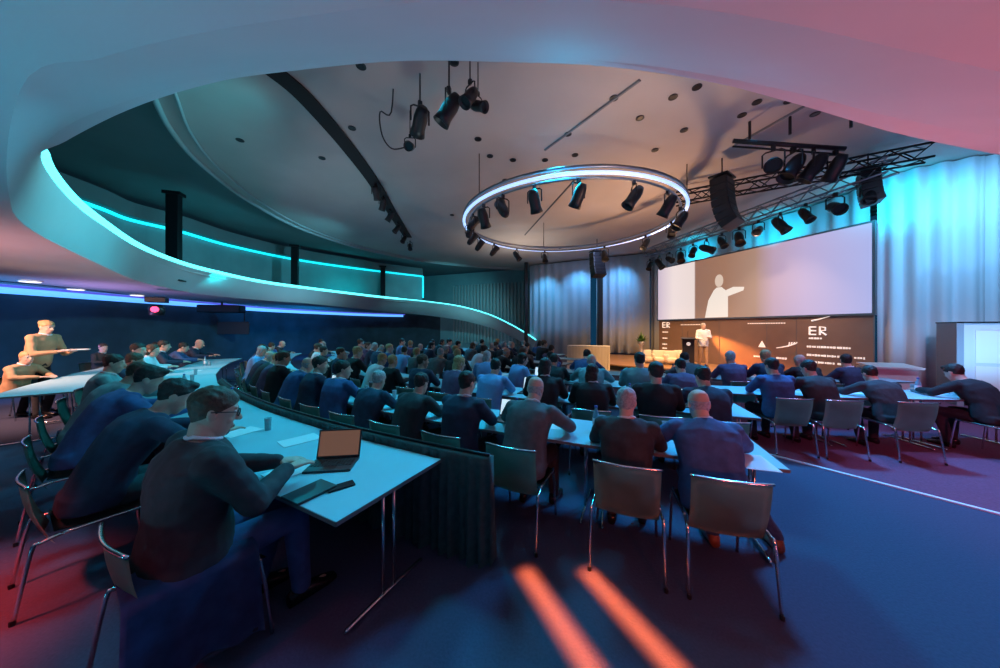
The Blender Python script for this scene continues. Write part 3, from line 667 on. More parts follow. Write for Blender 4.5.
def place_person(i, th, r, label, group, suit, hc, sk='skin', near=True, face_off=0, scale=1., z=0):
    loc = polar(th, r, z); rz = rzof(th)+math.radians(face_off)
    mats = dict(jacket=suit, shirt=suit, hair=hc, body=sk)
    if near:
        if i in used: t = dup(protos[i], loc, rz, label, group, scale)
        else:
            used.add(i); t = protos[i]; t.location = loc; t.rotation_euler = (0, 0, rz); t.scale = (scale,)*3; t['label'] = label; t['group'] = group
        for ch in t.children:
            k = ch.name.split('.')[0]
            if k in mats: ch.material_slots[0].link = 'OBJECT'; ch.material_slots[0].material = M[mats[k]]
    else:
        me, slots = FAR[i]; t = bpy.data.objects.new('person', me); C.objects.link(t); t.location = loc; t.rotation_euler = (0, 0, rz); t.scale = (scale,)*3
        tag(t, label, 'person', group); skinned(t, slots, mats)
    return t

# ------------------------------------------------------------------ chairs, tables
def make_chair():
    t = thing('conference_chair', 'x', 'chair')
    # origin on the floor below the hip point; the back is at -y
    bm = bmesh.new(); rows = []
    for j in range(9):
        y = -.19+.42*j/8; z = .445+.018*(j/8-.5)**2*4-(.02 if j == 8 else 0)
        rows.append([bm.verts.new((-.215+.43*k/6, y, z-.012*math.cos((k/6-.5)*PI))) for k in range(7)])
    for A, B in zip(rows, rows[1:]):
        for k in range(6): bm.faces.new((A[k], A[k+1], B[k+1], B[k]))
    bmesh.ops.solidify(bm, geom=bm.faces[:], thickness=.014); fin('seat', bm, M['seatback'], t, True)
    bm = bmesh.new(); rows = []
    for j in range(9):
        s = j/8; z = .385+.39*s; y = -.185-.095*s-.02*math.sin(s*PI)
        hw = .215+.008*s
        rows.append([bm.verts.new((-hw+2*hw*k/8, y-.03*math.cos((k/8-.5)*PI), z)) for k in range(9)])
    for A, B in zip(rows, rows[1:]):
        for k in range(8): bm.faces.new((A[k], A[k+1], B[k+1], B[k]))
    bmesh.ops.solidify(bm, geom=bm.faces[:], thickness=.014); fin('backrest', bm, M['seatback'], t, True)
    bm = bmesh.new(); tube(bm, [(-.228+.456*k/12, -.283-.03*math.cos((k/12-.5)*PI), .782) for k in range(13)], .0085, 8); fin('top_rail', bm, M['chrome'], t, True)
    for s in (-1, 1):
        bm = bmesh.new(); tube(bm, catmull([(s*.225, -.16, .44), (s*.235, -.235, .425), (s*.238, -.27, .39), (s*.245, -.33, .0)], 5), .0105, 10); l = fin('leg', bm, M['chrome'], t, True)
        bm = bmesh.new(); lathe(bm, [(.013, 0), (.014, .02), (.012, .03)], 10, (s*.245, -.33, 0)); fin('foot_cap', bm, M['black'], l)
        bm = bmesh.new(); tube(bm, catmull([(s*.225, -.16, .44), (s*.225, .15, .44), (s*.228, .20, .42), (s*.235, .25, 0)], 5), .0105, 10); fin('leg', bm, M['chrome'], t, True)
    return t
chair0 = make_chair(); cf = []
def place_chair(loc, rz, label, group, wood='seatback'):
    if not cf: cf.append(1); t = chair0; t.location = loc; t.rotation_euler = (0, 0, rz); t['label'] = label; t['group'] = group
    else: t = dup(chair0, loc, rz, label, group)
    if wood != 'seatback':
        for ch in t.children:
            if ch.name.split('.')[0] in ('seat', 'backrest'): ch.material_slots[0].link = 'OBJECT'; ch.material_slots[0].material = M[wood]
    return t
def make_table(L, W, label):
    # origin under the middle of the near edge, the table lies towards +y
    t = thing('conference_table', label, 'table')
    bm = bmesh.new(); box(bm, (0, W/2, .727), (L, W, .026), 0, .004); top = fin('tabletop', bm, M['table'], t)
    bm = bmesh.new()
    for c, s in (((0, -.001, .727), (L, .006, .024)), ((0, W+.001, .727), (L, .006, .024)), ((-L/2-.001, W/2, .727), (.006, W, .024)), ((L/2+.001, W/2, .727), (.006, W, .024))): box(bm, c, s)
    fin('edge_band', bm, M['edge'], top)
    for s in (-1, 1):
        x = s*(L/2-.09)
        for dy in (-.045, .045):
            bm = bmesh.new(); tube(bm, [(x, W/2+dy, .035), (x, W/2+dy, .715)], .011, 8); fin('leg', bm, M['chrome'], t, True)
        bm = bmesh.new(); tube(bm, catmull([(x, W/2-.30, .014), (x, W/2-.26, .022), (x, W/2+.26, .022), (x, W/2+.30, .014)], 4), .013, 8); fin('foot', bm, M['chrome'], t, True)
    bm = bmesh.new(); box(bm, (0, W/2, .70), (L-.2, .04, .025)); fin('beam', bm, M['blackm'], t)
    return t
ROWS = dict(A=dict(r=18.45, W=.86, word='rearmost', hip=.45, L=1.5), B=dict(r=16.85, W=.72, word='second', hip=.13, L=1.36), C=dict(r=15.42, W=.70, word='third', hip=.15, L=1.36),
            D=dict(r=14.0, W=.68, word='fourth', hip=.15, L=1.3), E=dict(r=12.6, W=.66, word='fifth', hip=.18, L=1.3), F=dict(r=11.2, W=.6, word='sixth', hip=.2, L=1.3), G=dict(r=9.8, W=.6, word='seventh', hip=.2, L=1.3), I=dict(r=8.5, W=.6, word='eighth', hip=.2, L=1.3))
tables = {}
def row_tables(key, th0, n):
    R_ = ROWS[key]; step = math.degrees(R_['L']/R_['r'])*1.004
    for k in range(n):
        th = th0+step*(k+.5)
        lab = 'white folding table, %s from the right in the %s table row' % (ORD[k], R_['word'])
        kk = (R_['L'], R_['W'])
        loc = polar(th, R_['r'])
        if key in 'FGI' and 500+F*loc.x/loc.y > 565: continue
        if kk in tables: t = dup(tables[kk], loc, rzof(th), lab)
        else: t = make_table(R_['L'], R_['W'], lab); tables[kk] = t; t.location = loc; t.rotation_euler = (0, 0, rzof(th))
        t['group'] = 'tables of the %s row' % R_['word']
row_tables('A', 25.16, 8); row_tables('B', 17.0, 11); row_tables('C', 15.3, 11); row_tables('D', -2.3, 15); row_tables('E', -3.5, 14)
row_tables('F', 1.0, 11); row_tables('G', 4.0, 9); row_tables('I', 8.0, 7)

# seats
random.seed(11)
SEATS = dict(
 A=[31.6, 35.2, 38.3, 42.2, 45.2, 48.6, 51.8, 55.2, 58.2, 61.6],
 B=[18.7, 20.7, 23.6, 25.9, 28.3, 30.7, 33.0, 35.3, 37.9, 40.2, 42.7, 45.4, 47.8, 50.3, 53, 55.4, 58, 61, 63.5, 66],
 C=[17.2, 19.3, 22.0, 24.4, 27.5, 30, 32.6, 35.5, 38, 41, 43.7, 46.2, 49, 51.8, 54.4, 57.5, 60.2, 63, 66],
 D=[1.1, 6.2, 9.6, 11.9, 16.8, 19.5, 22.6, 25.4, 28.4, 31, 34.2, 37.2, 40, 43.2, 46, 49.2, 52, 55.4, 58.5, 61.5],
 E=[2.4, 5.6, 8.7, 11.5, 14.4, 17.4, 21, 24, 27.2, 30.6, 33.8, 37, 40.6, 43.8, 47, 50.6, 54, 57.4, 61],
 F=[4, 7.6, 11, 15, 18.6, 22.2, 26, 29.8, 33.6, 37.2, 41, 45, 48.6, 52.5, 56.4, 60],
 G=[8, 12.5, 17, 21.3, 25.8, 30, 34.5, 39, 43.3, 48, 52.4, 57], I=[13, 18.4, 23.6, 29, 34, 39.6, 45, 50.5, 56])
# looks of the seats one can tell apart: (pose, suit, hair colour, label)
SPECIAL = {
 ('B', 0): (-1, 'blue', 'hair_grey', 'bald man in a bright blue jacket leaning on the near right table', 'skin'),
 ('B', 1): (0, 'charcoal', 'hair_grey', 'grey-haired man in dark suit seen from behind, left of the bald blue-jacketed man', 'skin'),
 ('B', 2): (8, 'grey', 'hair_grey', 'hunched bald man in grey jacket with white collar by the draped table end', 'skin'),
 ('B', 3): (0, 'navy', 'hair_dark', 'broad dark-suited man seated behind the draped modesty cloth, left of grey hunched man', 'skin'),
 ('B', 4): (1, 'charcoal', 'hair_dark', 'dark-clothed attendee at second row, fifth from the right', 'skin'),
 ('C', 0): (1, 'navy', 'hair_dark', 'dark-suited attendee at right end of the third row, before the bald man', 'skin'),
 ('C', 1): (5, 'blacksuit', 'hair_dark', 'upright attendee in black suit, second from right end of third row', 'skin'),
 ('C', 3): (4, 'blacksuit', 'hair_dark', 'long-haired attendee in black top in third row, right of light blue shirt', 'skin'),
 ('C', 4): (1, 'lblue', 'hair_dark', 'man in light blue shirt seen from behind in the third row', 'skin'),
 ('D', 0): (2, 'blacksuit', 'hair_dark', 'dark-clothed person seated at the far right edge of the picture', 'skin'),
 ('D', 1): (2, 'charcoal', 'hair_dark', 'dark-haired person leaning at the right block table, on the rightmost full chair', 'skin'),
 ('D', 2): (1, 'charcoal', 'hair_dark', 'attendee in dark jacket on the middle chair of the right block', 'skin'),
 ('D', 3): (0, 'blue', 'hair_dark', 'attendee in blue jacket on the left chair of the right block', 'skin'),
 ('E', 0): (7, 'navy', 'hair_dark', 'man in navy suit turned to the screen, front of the right block', 'skin'),
 ('E', 1): (8, 'blacksuit', 'hair_grey', 'black-suited man bending forward in the right block below the sponsor wall', 'skin'),
}
for key, ths in SEATS.items():
    R_ = ROWS[key]
    for n, th in enumerate(ths):
        near = key in 'ABC' and n < 10 or key == 'D' and n < 8 or key == 'E' and n < 4
        rr = R_['r']+R_['hip']
        if (key, n) in SPECIAL: pose, suit, hc, lab, sk = SPECIAL[(key, n)]
        else:
            pose = random.choice([0, 1, 1, 2, 3, 4, 4, 5, 6, 7, 0]); suit = random.choice(SUITS); hc = random.choice(['hair_dark', 'hair_dark', 'hair_brown', 'hair_grey', 'hair_fair']); sk = random.choice(['skin', 'skin', 'skin', 'skin2'])
            if key == 'A': pose = [2, 2, 2, 0, 1, 7, 4, 0, 1, 5][n]; suit = ['navy', 'blue', 'teal', 'teal', 'navy', 'grey', 'shirt', 'navy', 'blue', 'navy'][n]
            lab = 'seated attendee in %s, %s from the right in the %s row' % (SUITW[suit], ORD[n+(1 if key == 'A' else 0)], R_['word'])
            if random.random() < .12: pose = 8; hc = 'hair_grey'
            if key == 'A' and n < 4: pose = [2, 2, 2, 0][n]; hc = ['hair_dark', 'hair_dark', 'hair_brown', 'hair_dark'][n]
        ppx = 500+F*polar(th, rr).x/polar(th, rr).y
        if key in 'FGI' and ppx > 552 or key == 'E' and 612 < ppx < 680: continue
        jit = random.uniform(-6, 6) if near else random.uniform(-35, 35)
        sc_ = random.uniform(.95, 1.04)
        if key == 'A': sc_ *= 1.08
        if pose == -1:
            J = seated(lean=27, turn=0, pitch=10, arms='wide'); J['kn'] = [Vector((-.06, .42, .50)), Vector((.34, .42, .49))]; J['an'] = [Vector((.10, .30, .09)), Vector((.56, .36, .09))]
            build_person('person', lab, J, jacket='blue', trousers='jean', hair='bald', haircol='hair_grey', loc=polar(th, rr), rz=rzof(th)+.07, jk=1.2, shoe='shoe_brown', group='attendees of the second row', vox=.006)
        else: place_person(pose, th, rr, lab, 'attendees of the %s row' % R_['word'], suit, hc, sk, near, jit, sc_)
        if near or (key in 'AB'):
            wood = 'seatback' if (key in 'BD' and n < 4) and not (key == 'B' and n in (2, 3)) else 'seatback2'
            place_chair(polar(th, rr+(.0)), rzof(th)+math.radians(jit*.5), 'chrome-legged shell chair, %s from the right in the %s row' % (ORD[n+(1 if key == 'A' else 0)], R_['word']), 'chairs of the %s row' % R_['word'], wood)
for i in range(len(protos)):
    if i not in used:
        for ch in list(protos[i].children): bpy.data.objects.remove(ch)
        bpy.data.objects.remove(protos[i])

# hero: man with glasses in the left foreground
J = seated(lean=7, turn=-10, pitch=12, arms='typing', sh=.225)
J['el'] = [Vector((-.27, .22, .80)), Vector((.27, .19, .76))]; J['wr'] = [Vector((-.12, .45, .775)), Vector((.10, .40, .80))]
J['handdir'] = [Vector((.5, .8, -.05)), Vector((-.1, .9, .05))]
hero = build_person('person', 'man with glasses and dark suit seated in the left foreground, hands over the table', J, jacket='charcoal', trousers='blue', hair='short', haircol='hair_brown', face=True, glasses=True, vox=.0048, keep=.8,
             loc=polar(27.45, 18.80), rz=rzof(26.75)+math.radians(-6), scale=1.08, jk=1.3)
def coat():
    t = thing('coat', 'blue coat hanging over the chair side of the man with glasses', 'coat', polar(27.45, 18.80), rzof(26.75)+math.radians(-6))
    bm = bmesh.new(); rows = []
    for j in range(15):
        f = j/14; row = []
        for k in range(25):
            u = k/24; y = -.24+.46*u+.05*f*(u-.4)
            if f < .28: x = .06+.20*f/.28; z = .595-.012*math.sin(f/.28*PI/2)+.02*math.sin(u*PI)
            else: g = (f-.28)/.72; x = .27+.03*g+.020*math.sin(u*17+g*1.5)*g; z = .575-.46*g*(1-.12*math.sin(u*PI*1.1))
            row.append(bm.verts.new((x, y, z)))
        rows.append(row)
    for A, B in zip(rows, rows[1:]):
        for k in range(24): bm.faces.new((A[k], A[k+1], B[k+1], B[k]))
    bmesh.ops.solidify(bm, geom=bm.faces[:], thickness=.012); fin('cloth', bm, M['blue'], t, True)
    bm = bmesh.new(); tube(bm, [(.285+.01*math.sin(k), -.22+.44*k/12, .125+.03*math.sin(k*PI/12)) for k in range(13)], .009, 6); fin('hem', bm, M['navy'], t, True)
coat()
place_chair(polar(27.4, 18.76), rzof(26.95)+math.radians(-2), 'chrome-railed shell chair under the man with glasses', 'chairs of the rearmost row', 'seatback2')

# stretched leg of the bald man is suggested by his own figure; people at the far left behind the camera row
def zrow():
    for k, (th, r) in enumerate(((48.0, 20.05), (52.3, 20.05), (56.6, 20.1), (60.9, 20.2))):
        lab = 'pinkish-lit white table, %s from the near end of the far left row' % ORD[k]
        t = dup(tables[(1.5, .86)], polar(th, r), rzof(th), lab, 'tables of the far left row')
    data = [((15, 362), 5.9, 'tan', 'hair_fair', 'man in open tan jacket facing right at the far left table', 7), ((100, 345), 8.6, 'charcoal', 'hair_brown', 'man in dark suit seated at the far left table beyond the waitress', 5), ((150, 350), 9.8, 'navy', 'hair_dark', 'man in navy suit sitting past the end of the far left table', 0)]
    for (px, py), Y, suit, hc, lab, pose in data:
        p = at(px, py, Y=Y); J = seated(**dict(POSES[pose], turn=-20))
        o = build_person('person', lab, J, jacket=suit, hair='short', haircol=hc, face=True, loc=(p.x, p.y, 0), rz=-math.radians(78), group='people at the far left table')
        place_chair((p.x, p.y, 0), -math.radians(78), 'chair under the ' + lab[:lab.index(' ', 8)] + ' %s' % {15: 'tan jacket at far left', 100: 'dark suit beyond the waitress', 150: 'navy suit past the table end'}[px], 'chairs of the far left table', 'seatback2')
    # waitress
    J = standing(turn=-5, pitch=12, lean=14, el=[(-.27, .16, 1.10), (.26, .22, 1.12)], wr=[(-.14, .40, 1.14), (.12, .46, 1.16)])
    p = at(36, 340, Y=6.2); J['handup'] = [Vector((0, 0, -1)), Vector((0, 0, -1))]
    build_person('person', 'fair-haired person in tan top standing and holding a tray at the far left', J, jacket='tan', trousers='blacksuit', hair='bun', haircol='hair_fair', face=True, loc=(p.x, p.y, 0), rz=-math.radians(80), tails=False, scale=1.10)
    bm = bmesh.new(); lathe(bm, [(.0, 0), (.17, 0), (.19, .018), (.185, .02), (.168, .008), (.0, .006)], 28)
    a = math.radians(-80); fwd = Vector((-math.sin(a), math.cos(a), 0)); tag(fin('serving_tray', bm, M['white'], None, True, loc=(p.x+fwd.x*.66, p.y+fwd.y*.66, 1.29)), 'round serving tray held by the standing person at far left', 'tray')
zrow()
# speaker on stage
J = standing(turn=20, pitch=0, lean=2, el=[(-.25, .02, 1.17), (.24, .08, 1.15)], wr=[(-.12, .24, 1.20), (.10, .30, 1.10)])
p = at(703, 345, Y=11.9); build_person('person', 'speaker in light jacket standing on the stage beside the lectern', J, jacket='shirt', trousers='tan', hair='short', haircol='hair_grey', face=True, loc=(p.x, p.y, .23), rz=math.radians(160), scale=.98)

# ------------------------------------------------------------------ table drape of the rearmost row
def drape():
    bm = bmesh.new(); n = 260; o = []; i_ = []
    for k in range(n+1):
        th = 23.75+(44-23.75)*k/n; s = k*.9
        w = .035*math.sin(s*1.9)+.02*math.sin(s*.7+1)
        o.append((th, 17.50, w)); i_.append((th, 17.58, w))
    rows = []
    for z, am, out in ((0.0, 1.1, .02), (.25, 1., .01), (.55, .7, 0), (.74, .3, 0), (.80, .0, 0)):
        rows.append([bm.verts.new(polar(th, r-w*am-out*2, z)) for th, r, w in o])
    rows.append([bm.verts.new(polar(th, r, .80)) for th, r, w in i_])
    for z, am in ((.74, .3), (.55, .7), (.25, 1.), (0, 1.1)): rows.append([bm.verts.new(polar(th, r-w*am, z)) for th, r, w in i_])
    for A, B in zip(rows, rows[1:]):
        for k in range(n): bm.faces.new((A[k], A[k+1], B[k+1], B[k]))
    for e in (0, n): 
        q = [r[e] for r in rows]; bm.faces.new(q)
    t = thing('modesty_drape', 'dark green cloth drape hanging along the front of the rearmost table row', 'drape')
    fin('cloth', bm, M['skirt'], t, True)
    bm = bmesh.new(); tube(bm, [polar(23.8+(44-23.8)*k/40, 17.54, .812) for k in range(41)], .012, 8); fin('top_rail', bm, M['blackm'], t, True)
drape()

# ------------------------------------------------------------------ things on the tables
def mk(name, label, cat, bm, m, loc, rz=0, group=None, smooth=False):
    return tag(fin(name, bm, m, None, smooth, loc=loc, rot=(0, 0, rz)), label, cat, group)
def laptop(loc, rz, label, scr='scr_brown', s=1.):
    t = thing('laptop', label, 'laptop', loc, rz)
    bm = bmesh.new(); box(bm, (0, 0, .008), (.33*s, .23*s, .014), 0, .003); b = fin('base', bm, M['laptop'], t)
    bm = bmesh.new()
    for r in range(5):
        for c in range(12): box(bm, (-.138*s+c*.025*s, .07*s-r*.024*s, .0165), (.02*s, .018*s, .003))
    fin('keyboard', bm, M['black'], b)
    bm = bmesh.new(); box(bm, (0, -.07*s, .0155), (.10*s, .06*s, .001)); fin('touchpad', bm, M['blackm'], b)
    bm = bmesh.new(); Mx = Matrix.Translation((0, .115*s, .014)) @ Matrix.Rotation(math.radians(-18), 4, 'X'); box(bm, (0, 0, .11*s), (.33*s, .008, .22*s), 0, .003, Mx); l = fin('lid', bm, M['laptop'], t)
    bm = bmesh.new(); box(bm, (0, -.0055, .112*s), (.305*s, .002, .19*s), 0, 0, Mx); fin('screen', bm, M[scr], l)
    return t
def glass(loc, label, group=None):
    bm = bmesh.new(); lathe(bm, [(.0, 0), (.026, 0), (.030, .11), (.033, .12), (.030, .12), (.024, .008), (0, .008)], 16)
    return mk('water_glass', label, 'glass', bm, M['glass'], loc, 0, group, True)
def bottle(loc, label, group=None):
    t = thing('water_bottle', label, 'bottle', loc, 0, group)
    bm = bmesh.new(); lathe(bm, [(0, 0), (.030, 0), (.033, .01), (.033, .14), (.026, .17), (.013, .20), (.013, .225), (0, .225)], 16); fin('bottle_body', bm, M['bottle'], t, True)
    bm = bmesh.new(); lathe(bm, [(0, .222), (.015, .222), (.015, .24), (0, .24)], 12); fin('cap', bm, M['cap'], t, True)
    bm = bmesh.new(); lathe(bm, [(.0335, .05), (.0342, .052), (.0342, .118), (.0335, .12)], 16); fin('bottle_label', bm, M['paper'], t, True)
    return t
def paper(loc, rz, label, m='paper', s=(.21, .297), th=.003, group=None):
    bm = bmesh.new(); box(bm, (0, 0, th/2), (s[0], s[1], th)); return mk('paper_sheet', label, 'paper', bm, M[m], loc, rz, group)
TZ = .741
laptop(at(338, 462, .76)-Vector((.03, .02, .019)), math.radians(8), 'open laptop with brownish picture on the near left table', 'scr_brown', .95)
p = at(341, 487, TZ); bm = bmesh.new(); box(bm, (0, 0, .005), (.075, .155, .009), 0, .003); mk('phone', 'black phone lying near the end of the near left table', 'phone', bm, M['phone'], p, math.radians(-50))
bm = bmesh.new(); box(bm, (0, 0, .009), (.17, .24, .016), 0, .003); mk('notebook', 'dark notebook in front of the man with glasses', 'notebook', bm, M['laptop'], at(310, 493, TZ), math.radians(-28))
paper(at(292, 470, TZ), math.radians(-30), 'white paper sheet under the hands of the man with glasses')
paper(at(350, 445, TZ)-Vector((.15, -.3, 0)), math.radians(-18), 'bluish paper sheet behind the laptop on the near left table', 'paper2')
paper(at(300, 440, TZ), math.radians(-40), 'white sheet beyond the hands of the man with glasses on the left table')
glass(at(268, 430, TZ), 'clear glass in the middle of the near left table')
bottle(at(232, 406, TZ), 'water bottle near the far edge of the near left table')
random.seed(5)
for key, lim in (('A', 8), ('B', 10), ('C', 10), ('D', 10), ('E', 6)):
    R_ = ROWS[key]
    for n, th in enumerate(SEATS[key][:lim]):
        a = random.random(); w_ = (ORD[n+(1 if key == 'A' else 0)], R_['word']); dt = math.degrees(.22/R_['r'])
        g = lambda k: '%s of the %s row' % (k, R_['word'])
        if a < .75: paper(polar(th+random.uniform(-1, 1)*dt*.6, R_['r']-.40, TZ), rzof(th)+random.uniform(-.3, .3), 'paper sheet before the %s seat of the %s row' % w_, 'paper', (.21, .28), .003, g('papers'))
        if random.random() < .6: bottle(polar(th+dt*1.2, R_['r']-.42, TZ), 'water bottle beside the %s seat of the %s row' % w_, g('bottles'))
        if random.random() < .6: glass(polar(th+dt*.95, R_['r']-.52, TZ), 'water glass beside the %s seat of the %s row' % w_, g('glasses'))
        if random.random() < .22 and key != 'A': laptop(polar(th-dt*1.5, R_['r']-.34, TZ), rzof(th), 'open laptop right of the %s seat of the %s row' % w_, 'scr_white', .9)
# bright laptop screen in the middle of the hall, papers at the right block
laptop(polar(25.7, 15.42-.34, TZ), rzof(25.7), 'open laptop with white screen in the third row beside the light blue shirt', 'scr_white', 1.0)
paper(at(785, 468, TZ)-Vector((.14, -.10, 0)), rzof(17), 'white paper under the forearm of the bald man in blue')
t = thing('handbag', 'pale open bag lying on the right table at the picture edge', 'bag', at(964, 395, TZ), .2)
bm = bmesh.new(); loft(bm, [((0, 0, .0), (.17, 0, 0), (0, .09, 0)), ((0, 0, .05), (.18, 0, 0), (0, .10, 0)), ((0, 0, .12), (.13, 0, 0), (0, .05, 0)), ((0, 0, .14), (.10, 0, 0), (0, .02, 0))], 20, 2.6); fin('pouch', bm, M['white'], t, True)
bm = bmesh.new(); tube(bm, [(-.1, 0, .12), (-.06, 0, .20), (.06, 0, .20), (.1, 0, .12)], .008, 8); fin('handle', bm, M['edge'], t, True)

# ------------------------------------------------------------------ stage furniture
def stage_things():
    def armchair(p, rz, label, group=None):
        t = thing('armchair', label, 'armchair', p, rz, group); t.scale = (.78,)*3
        bm = bmesh.new(); box(bm, (0, 0, .25), (.62, .62, .22), 0, .06); fin('seat', bm, M['sofa'], t, True)
        bm = bmesh.new(); box(bm, (0, -.26, .50), (.66, .14, .46), 0, .06); fin('backrest', bm, M['sofa'], t, True)
        for s in (-1, 1):
            bm = bmesh.new(); box(bm, (s*.34, 0, .38), (.1, .6, .32), 0, .04); fin('armrest', bm, M['sofa'], t, True)
            for s2 in (-1, 1): bm = bmesh.new(); tube(bm, [(s*.26, s2*.24, .0), (s*.26, s2*.24, .16)], .018, 8); fin('leg', bm, M['chrome'], t)
        return t
    lab = ['leftmost cream armchair on the stage left of the lectern', 'cream armchair second from left on the stage', 'cream armchair second from the lectern on the stage', 'cream armchair nearest the lectern on the stage']
    for k, px in enumerate((646, 660, 672, 682)): armchair(at(px, 357, Y=(13.2, 12.9, 12.6, 12.9)[k]).xy.to_3d()+Vector((0, 0, .23)), math.radians(165), lab[k], 'cream armchairs on the stage')
    # lectern
    q = at(688, 357, Y=12.0); t = thing('lectern', 'slim dark lectern with small white mark beside the speaker', 'lectern', (q.x, q.y, .23), math.radians(-25))
    bm = bmesh.new(); loft(bm, [((0, 0, 0), (.24, 0, 0), (0, .16, 0)), ((0, 0, .04), (.24, 0, 0), (0, .16, 0))], 20, 5); fin('base', bm, M['black'], t)
    bm = bmesh.new(); box(bm, (0, 0, .55), (.40, .26, 1.04), 0, .01); fin('column', bm, M['black'], t)
    bm = bmesh.new(); box(bm, (0, 0, 1.10), (.50, .38, .03), 0, .008, Matrix.Translation((0, 0, .02)) @ Matrix.Rotation(.12, 4, 'X')); fin('top', bm, M['blackm'], t)
    bm = bmesh.new(); lathe(bm, [(0, 0), (.07, 0), (.07, .01), (0, .01)], 20)
    for v in bm.verts: v.co = Vector((v.co.x, -.132-v.co.z, v.co.y+.9))
    fin('sign', bm, M['logo'], t)
    bm = bmesh.new(); tube(bm, catmull([(0, .05, 1.13), (0, .06, 1.3), (0, -.03, 1.4)], 4), .008, 6); fin('microphone', bm, M['black'], t)
    # white flower stand
    q = at(641, 360, Y=13.0); t = thing('flower_stand', 'tall pale pedestal with green plant at the left of the stage', 'plant stand', (q.x, q.y, .23))
    bm = bmesh.new(); lathe(bm, [(0, 0), (.15, 0), (.15, .03), (.05, .06), (.05, .75), (.12, .82), (.14, .95), (0, .95)], 20); fin('pedestal', bm, M['white'], t, True)
    bm = bmesh.new(); random.seed(9)
    for i in range(46):
        a = random.uniform(0, 2*PI); e = random.uniform(.2, 1.4); L = random.uniform(.25, .5); d = Vector((math.cos(a)*math.cos(e), math.sin(a)*math.cos(e), math.sin(e)))*L
        b = Vector((0, 0, .92)); s = Vector((-math.sin(a), math.cos(a), 0))*.035; m_ = b+d*.6
        v = [bm.verts.new(x) for x in (b, m_+s, b+d, m_-s)]; bm.faces.new(v)
    bmesh.ops.solidify(bm, geom=bm.faces[:], thickness=.004); fin('foliage', bm, M['leaf'], t)
    # long white clothed desk left of the stage
    a, b = at(568, 352, Y=13.2), at(610, 352, Y=12.6); m = (a+b)/2; L = (b-a).length; ang = math.atan2((b-a).y, (b-a).x)
    t = thing('clothed_desk', 'long white-clothed desk at the foot of the stage', 'desk', (m.x, m.y, 0), ang)
    bm = bmesh.new(); box(bm, (0, 0, .98), (L, .6, .05), 0, .01); fin('tabletop', bm, M['white'], t)
    bm = bmesh.new(); n = 60; rows = [[], []]
    for k in range(n+1):
        x = -L/2+L*k/n; yy = -.30-.015*math.sin(k*1.4)
        rows[0].append(bm.verts.new((x, yy, 0.01))); rows[1].append(bm.verts.new((x, -.30, .97)))
    for k in range(n): bm.faces.new((rows[0][k], rows[0][k+1], rows[1][k+1], rows[1][k]))
    bmesh.ops.solidify(bm, geom=bm.faces[:], thickness=.01); fin('cloth', bm, M['sofa'], t, True)
    for s in (-1, 1): bm = bmesh.new(); box(bm, (s*(L/2-.03), .0, .48), (.05, .55, .94)); fin('side_panel', bm, M['white'], t)
    # white cabinet at the right
    t = thing('equipment_cabinet', 'tall white two-tier cabinet with metal frame at the right edge', 'cabinet', (11.1, 6.75, 0), math.radians(-36))
    W_, D_, Hh = 1.35, .75, 1.86
    bm = bmesh.new(); box(bm, (0, 0, Hh/2+.06), (W_, D_, Hh-.12), 0, .01); fin('body', bm, M['case'], t)
    for z in (.55, 1.34): bm = bmesh.new(); box(bm, (.06, -D_/2-.008, z), (W_-.26, .02, .72), 0, .006); d = fin('door', bm, M['white'], t); bm = bmesh.new(); tube(bm, [(W_/2-.16, -D_/2-.03, z-.08), (W_/2-.16, -D_/2-.05, z), (W_/2-.16, -D_/2-.03, z+.08)], .01, 6); fin('handle', bm, M['chrome'], d)
    bm = bmesh.new(); box(bm, (-W_/2-.02, -.02, Hh/2), (.10, D_+.06, Hh), 0, .01); fin('side_panel', bm, M['case_grey'], t)
    bm = bmesh.new(); box(bm, (0, 0, Hh+.015), (W_+.14, D_+.1, .03), 0, .008); fin('top', bm, M['blackm'], t)
    for s in (-1, 1): bm = bmesh.new(); tube(bm, [(s*W_/2, -D_/2-.02, .03), (s*W_/2, -D_/2-.02, Hh)], .022, 8); fin('frame_post', bm, M['chrome'], t)
    for s in (-1, 1): bm = bmesh.new(); lathe(bm, [(0, 0), (.04, 0), (.05, .03), (.03, .06), (0, .06)], 12, (s*.5, -.2, 0)); fin('caster', bm, M['black'], t)
    # low white box in front of the curtain
    t = thing('white_console', 'low white slanted console standing before the curtain right of the screen', 'console', (9.3, 7.35, 0), math.radians(-20))
    bm = bmesh.new(); box(bm, (0, 0, .40), (.8, .5, .8), 0, .02); fin('body', bm, M['white'], t)
    bm = bmesh.new(); box(bm, (0, 0, .85), (.86, .56, .05), 0, .01, Matrix.Rotation(.1, 4, 'X')); fin('top', bm, M['white'], t)
    # dark upright monitor cart and sign in the left background
    t = thing('direction_sign', 'dark hanging sign with small yellow-green letters in the left background', 'sign', at(222, 328, Y=15.0), .35)
    bm = bmesh.new(); box(bm, (0, 0, 0), (2.2, .12, .62), 0, .01); fin('panel', bm, M['black'], t)
    bm = bmesh.new(); box(bm, (-1.45, 0, -.05), (.6, .10, .85), 0, .01); fin('side_board', bm, M['wall_teal'], t)
    cu = bpy.data.curves.new('letters', 'FONT'); cu.body = 'AT'; cu.size = .26; cu.extrude = .004; cu.materials.append(M['green_sign'])
    o = bpy.data.objects.new('letters', cu); C.objects.link(o); dg = bpy.context.evaluated_depsgraph_get(); me = bpy.data.meshes.new_from_object(o.evaluated_get(dg)); bpy.data.objects.remove(o); o = bpy.data.objects.new('letters', me); C.objects.link(o); o.parent = t; o.location = (-1.0, -.068, -.08); o.rotation_euler = (PI/2, 0, 0)
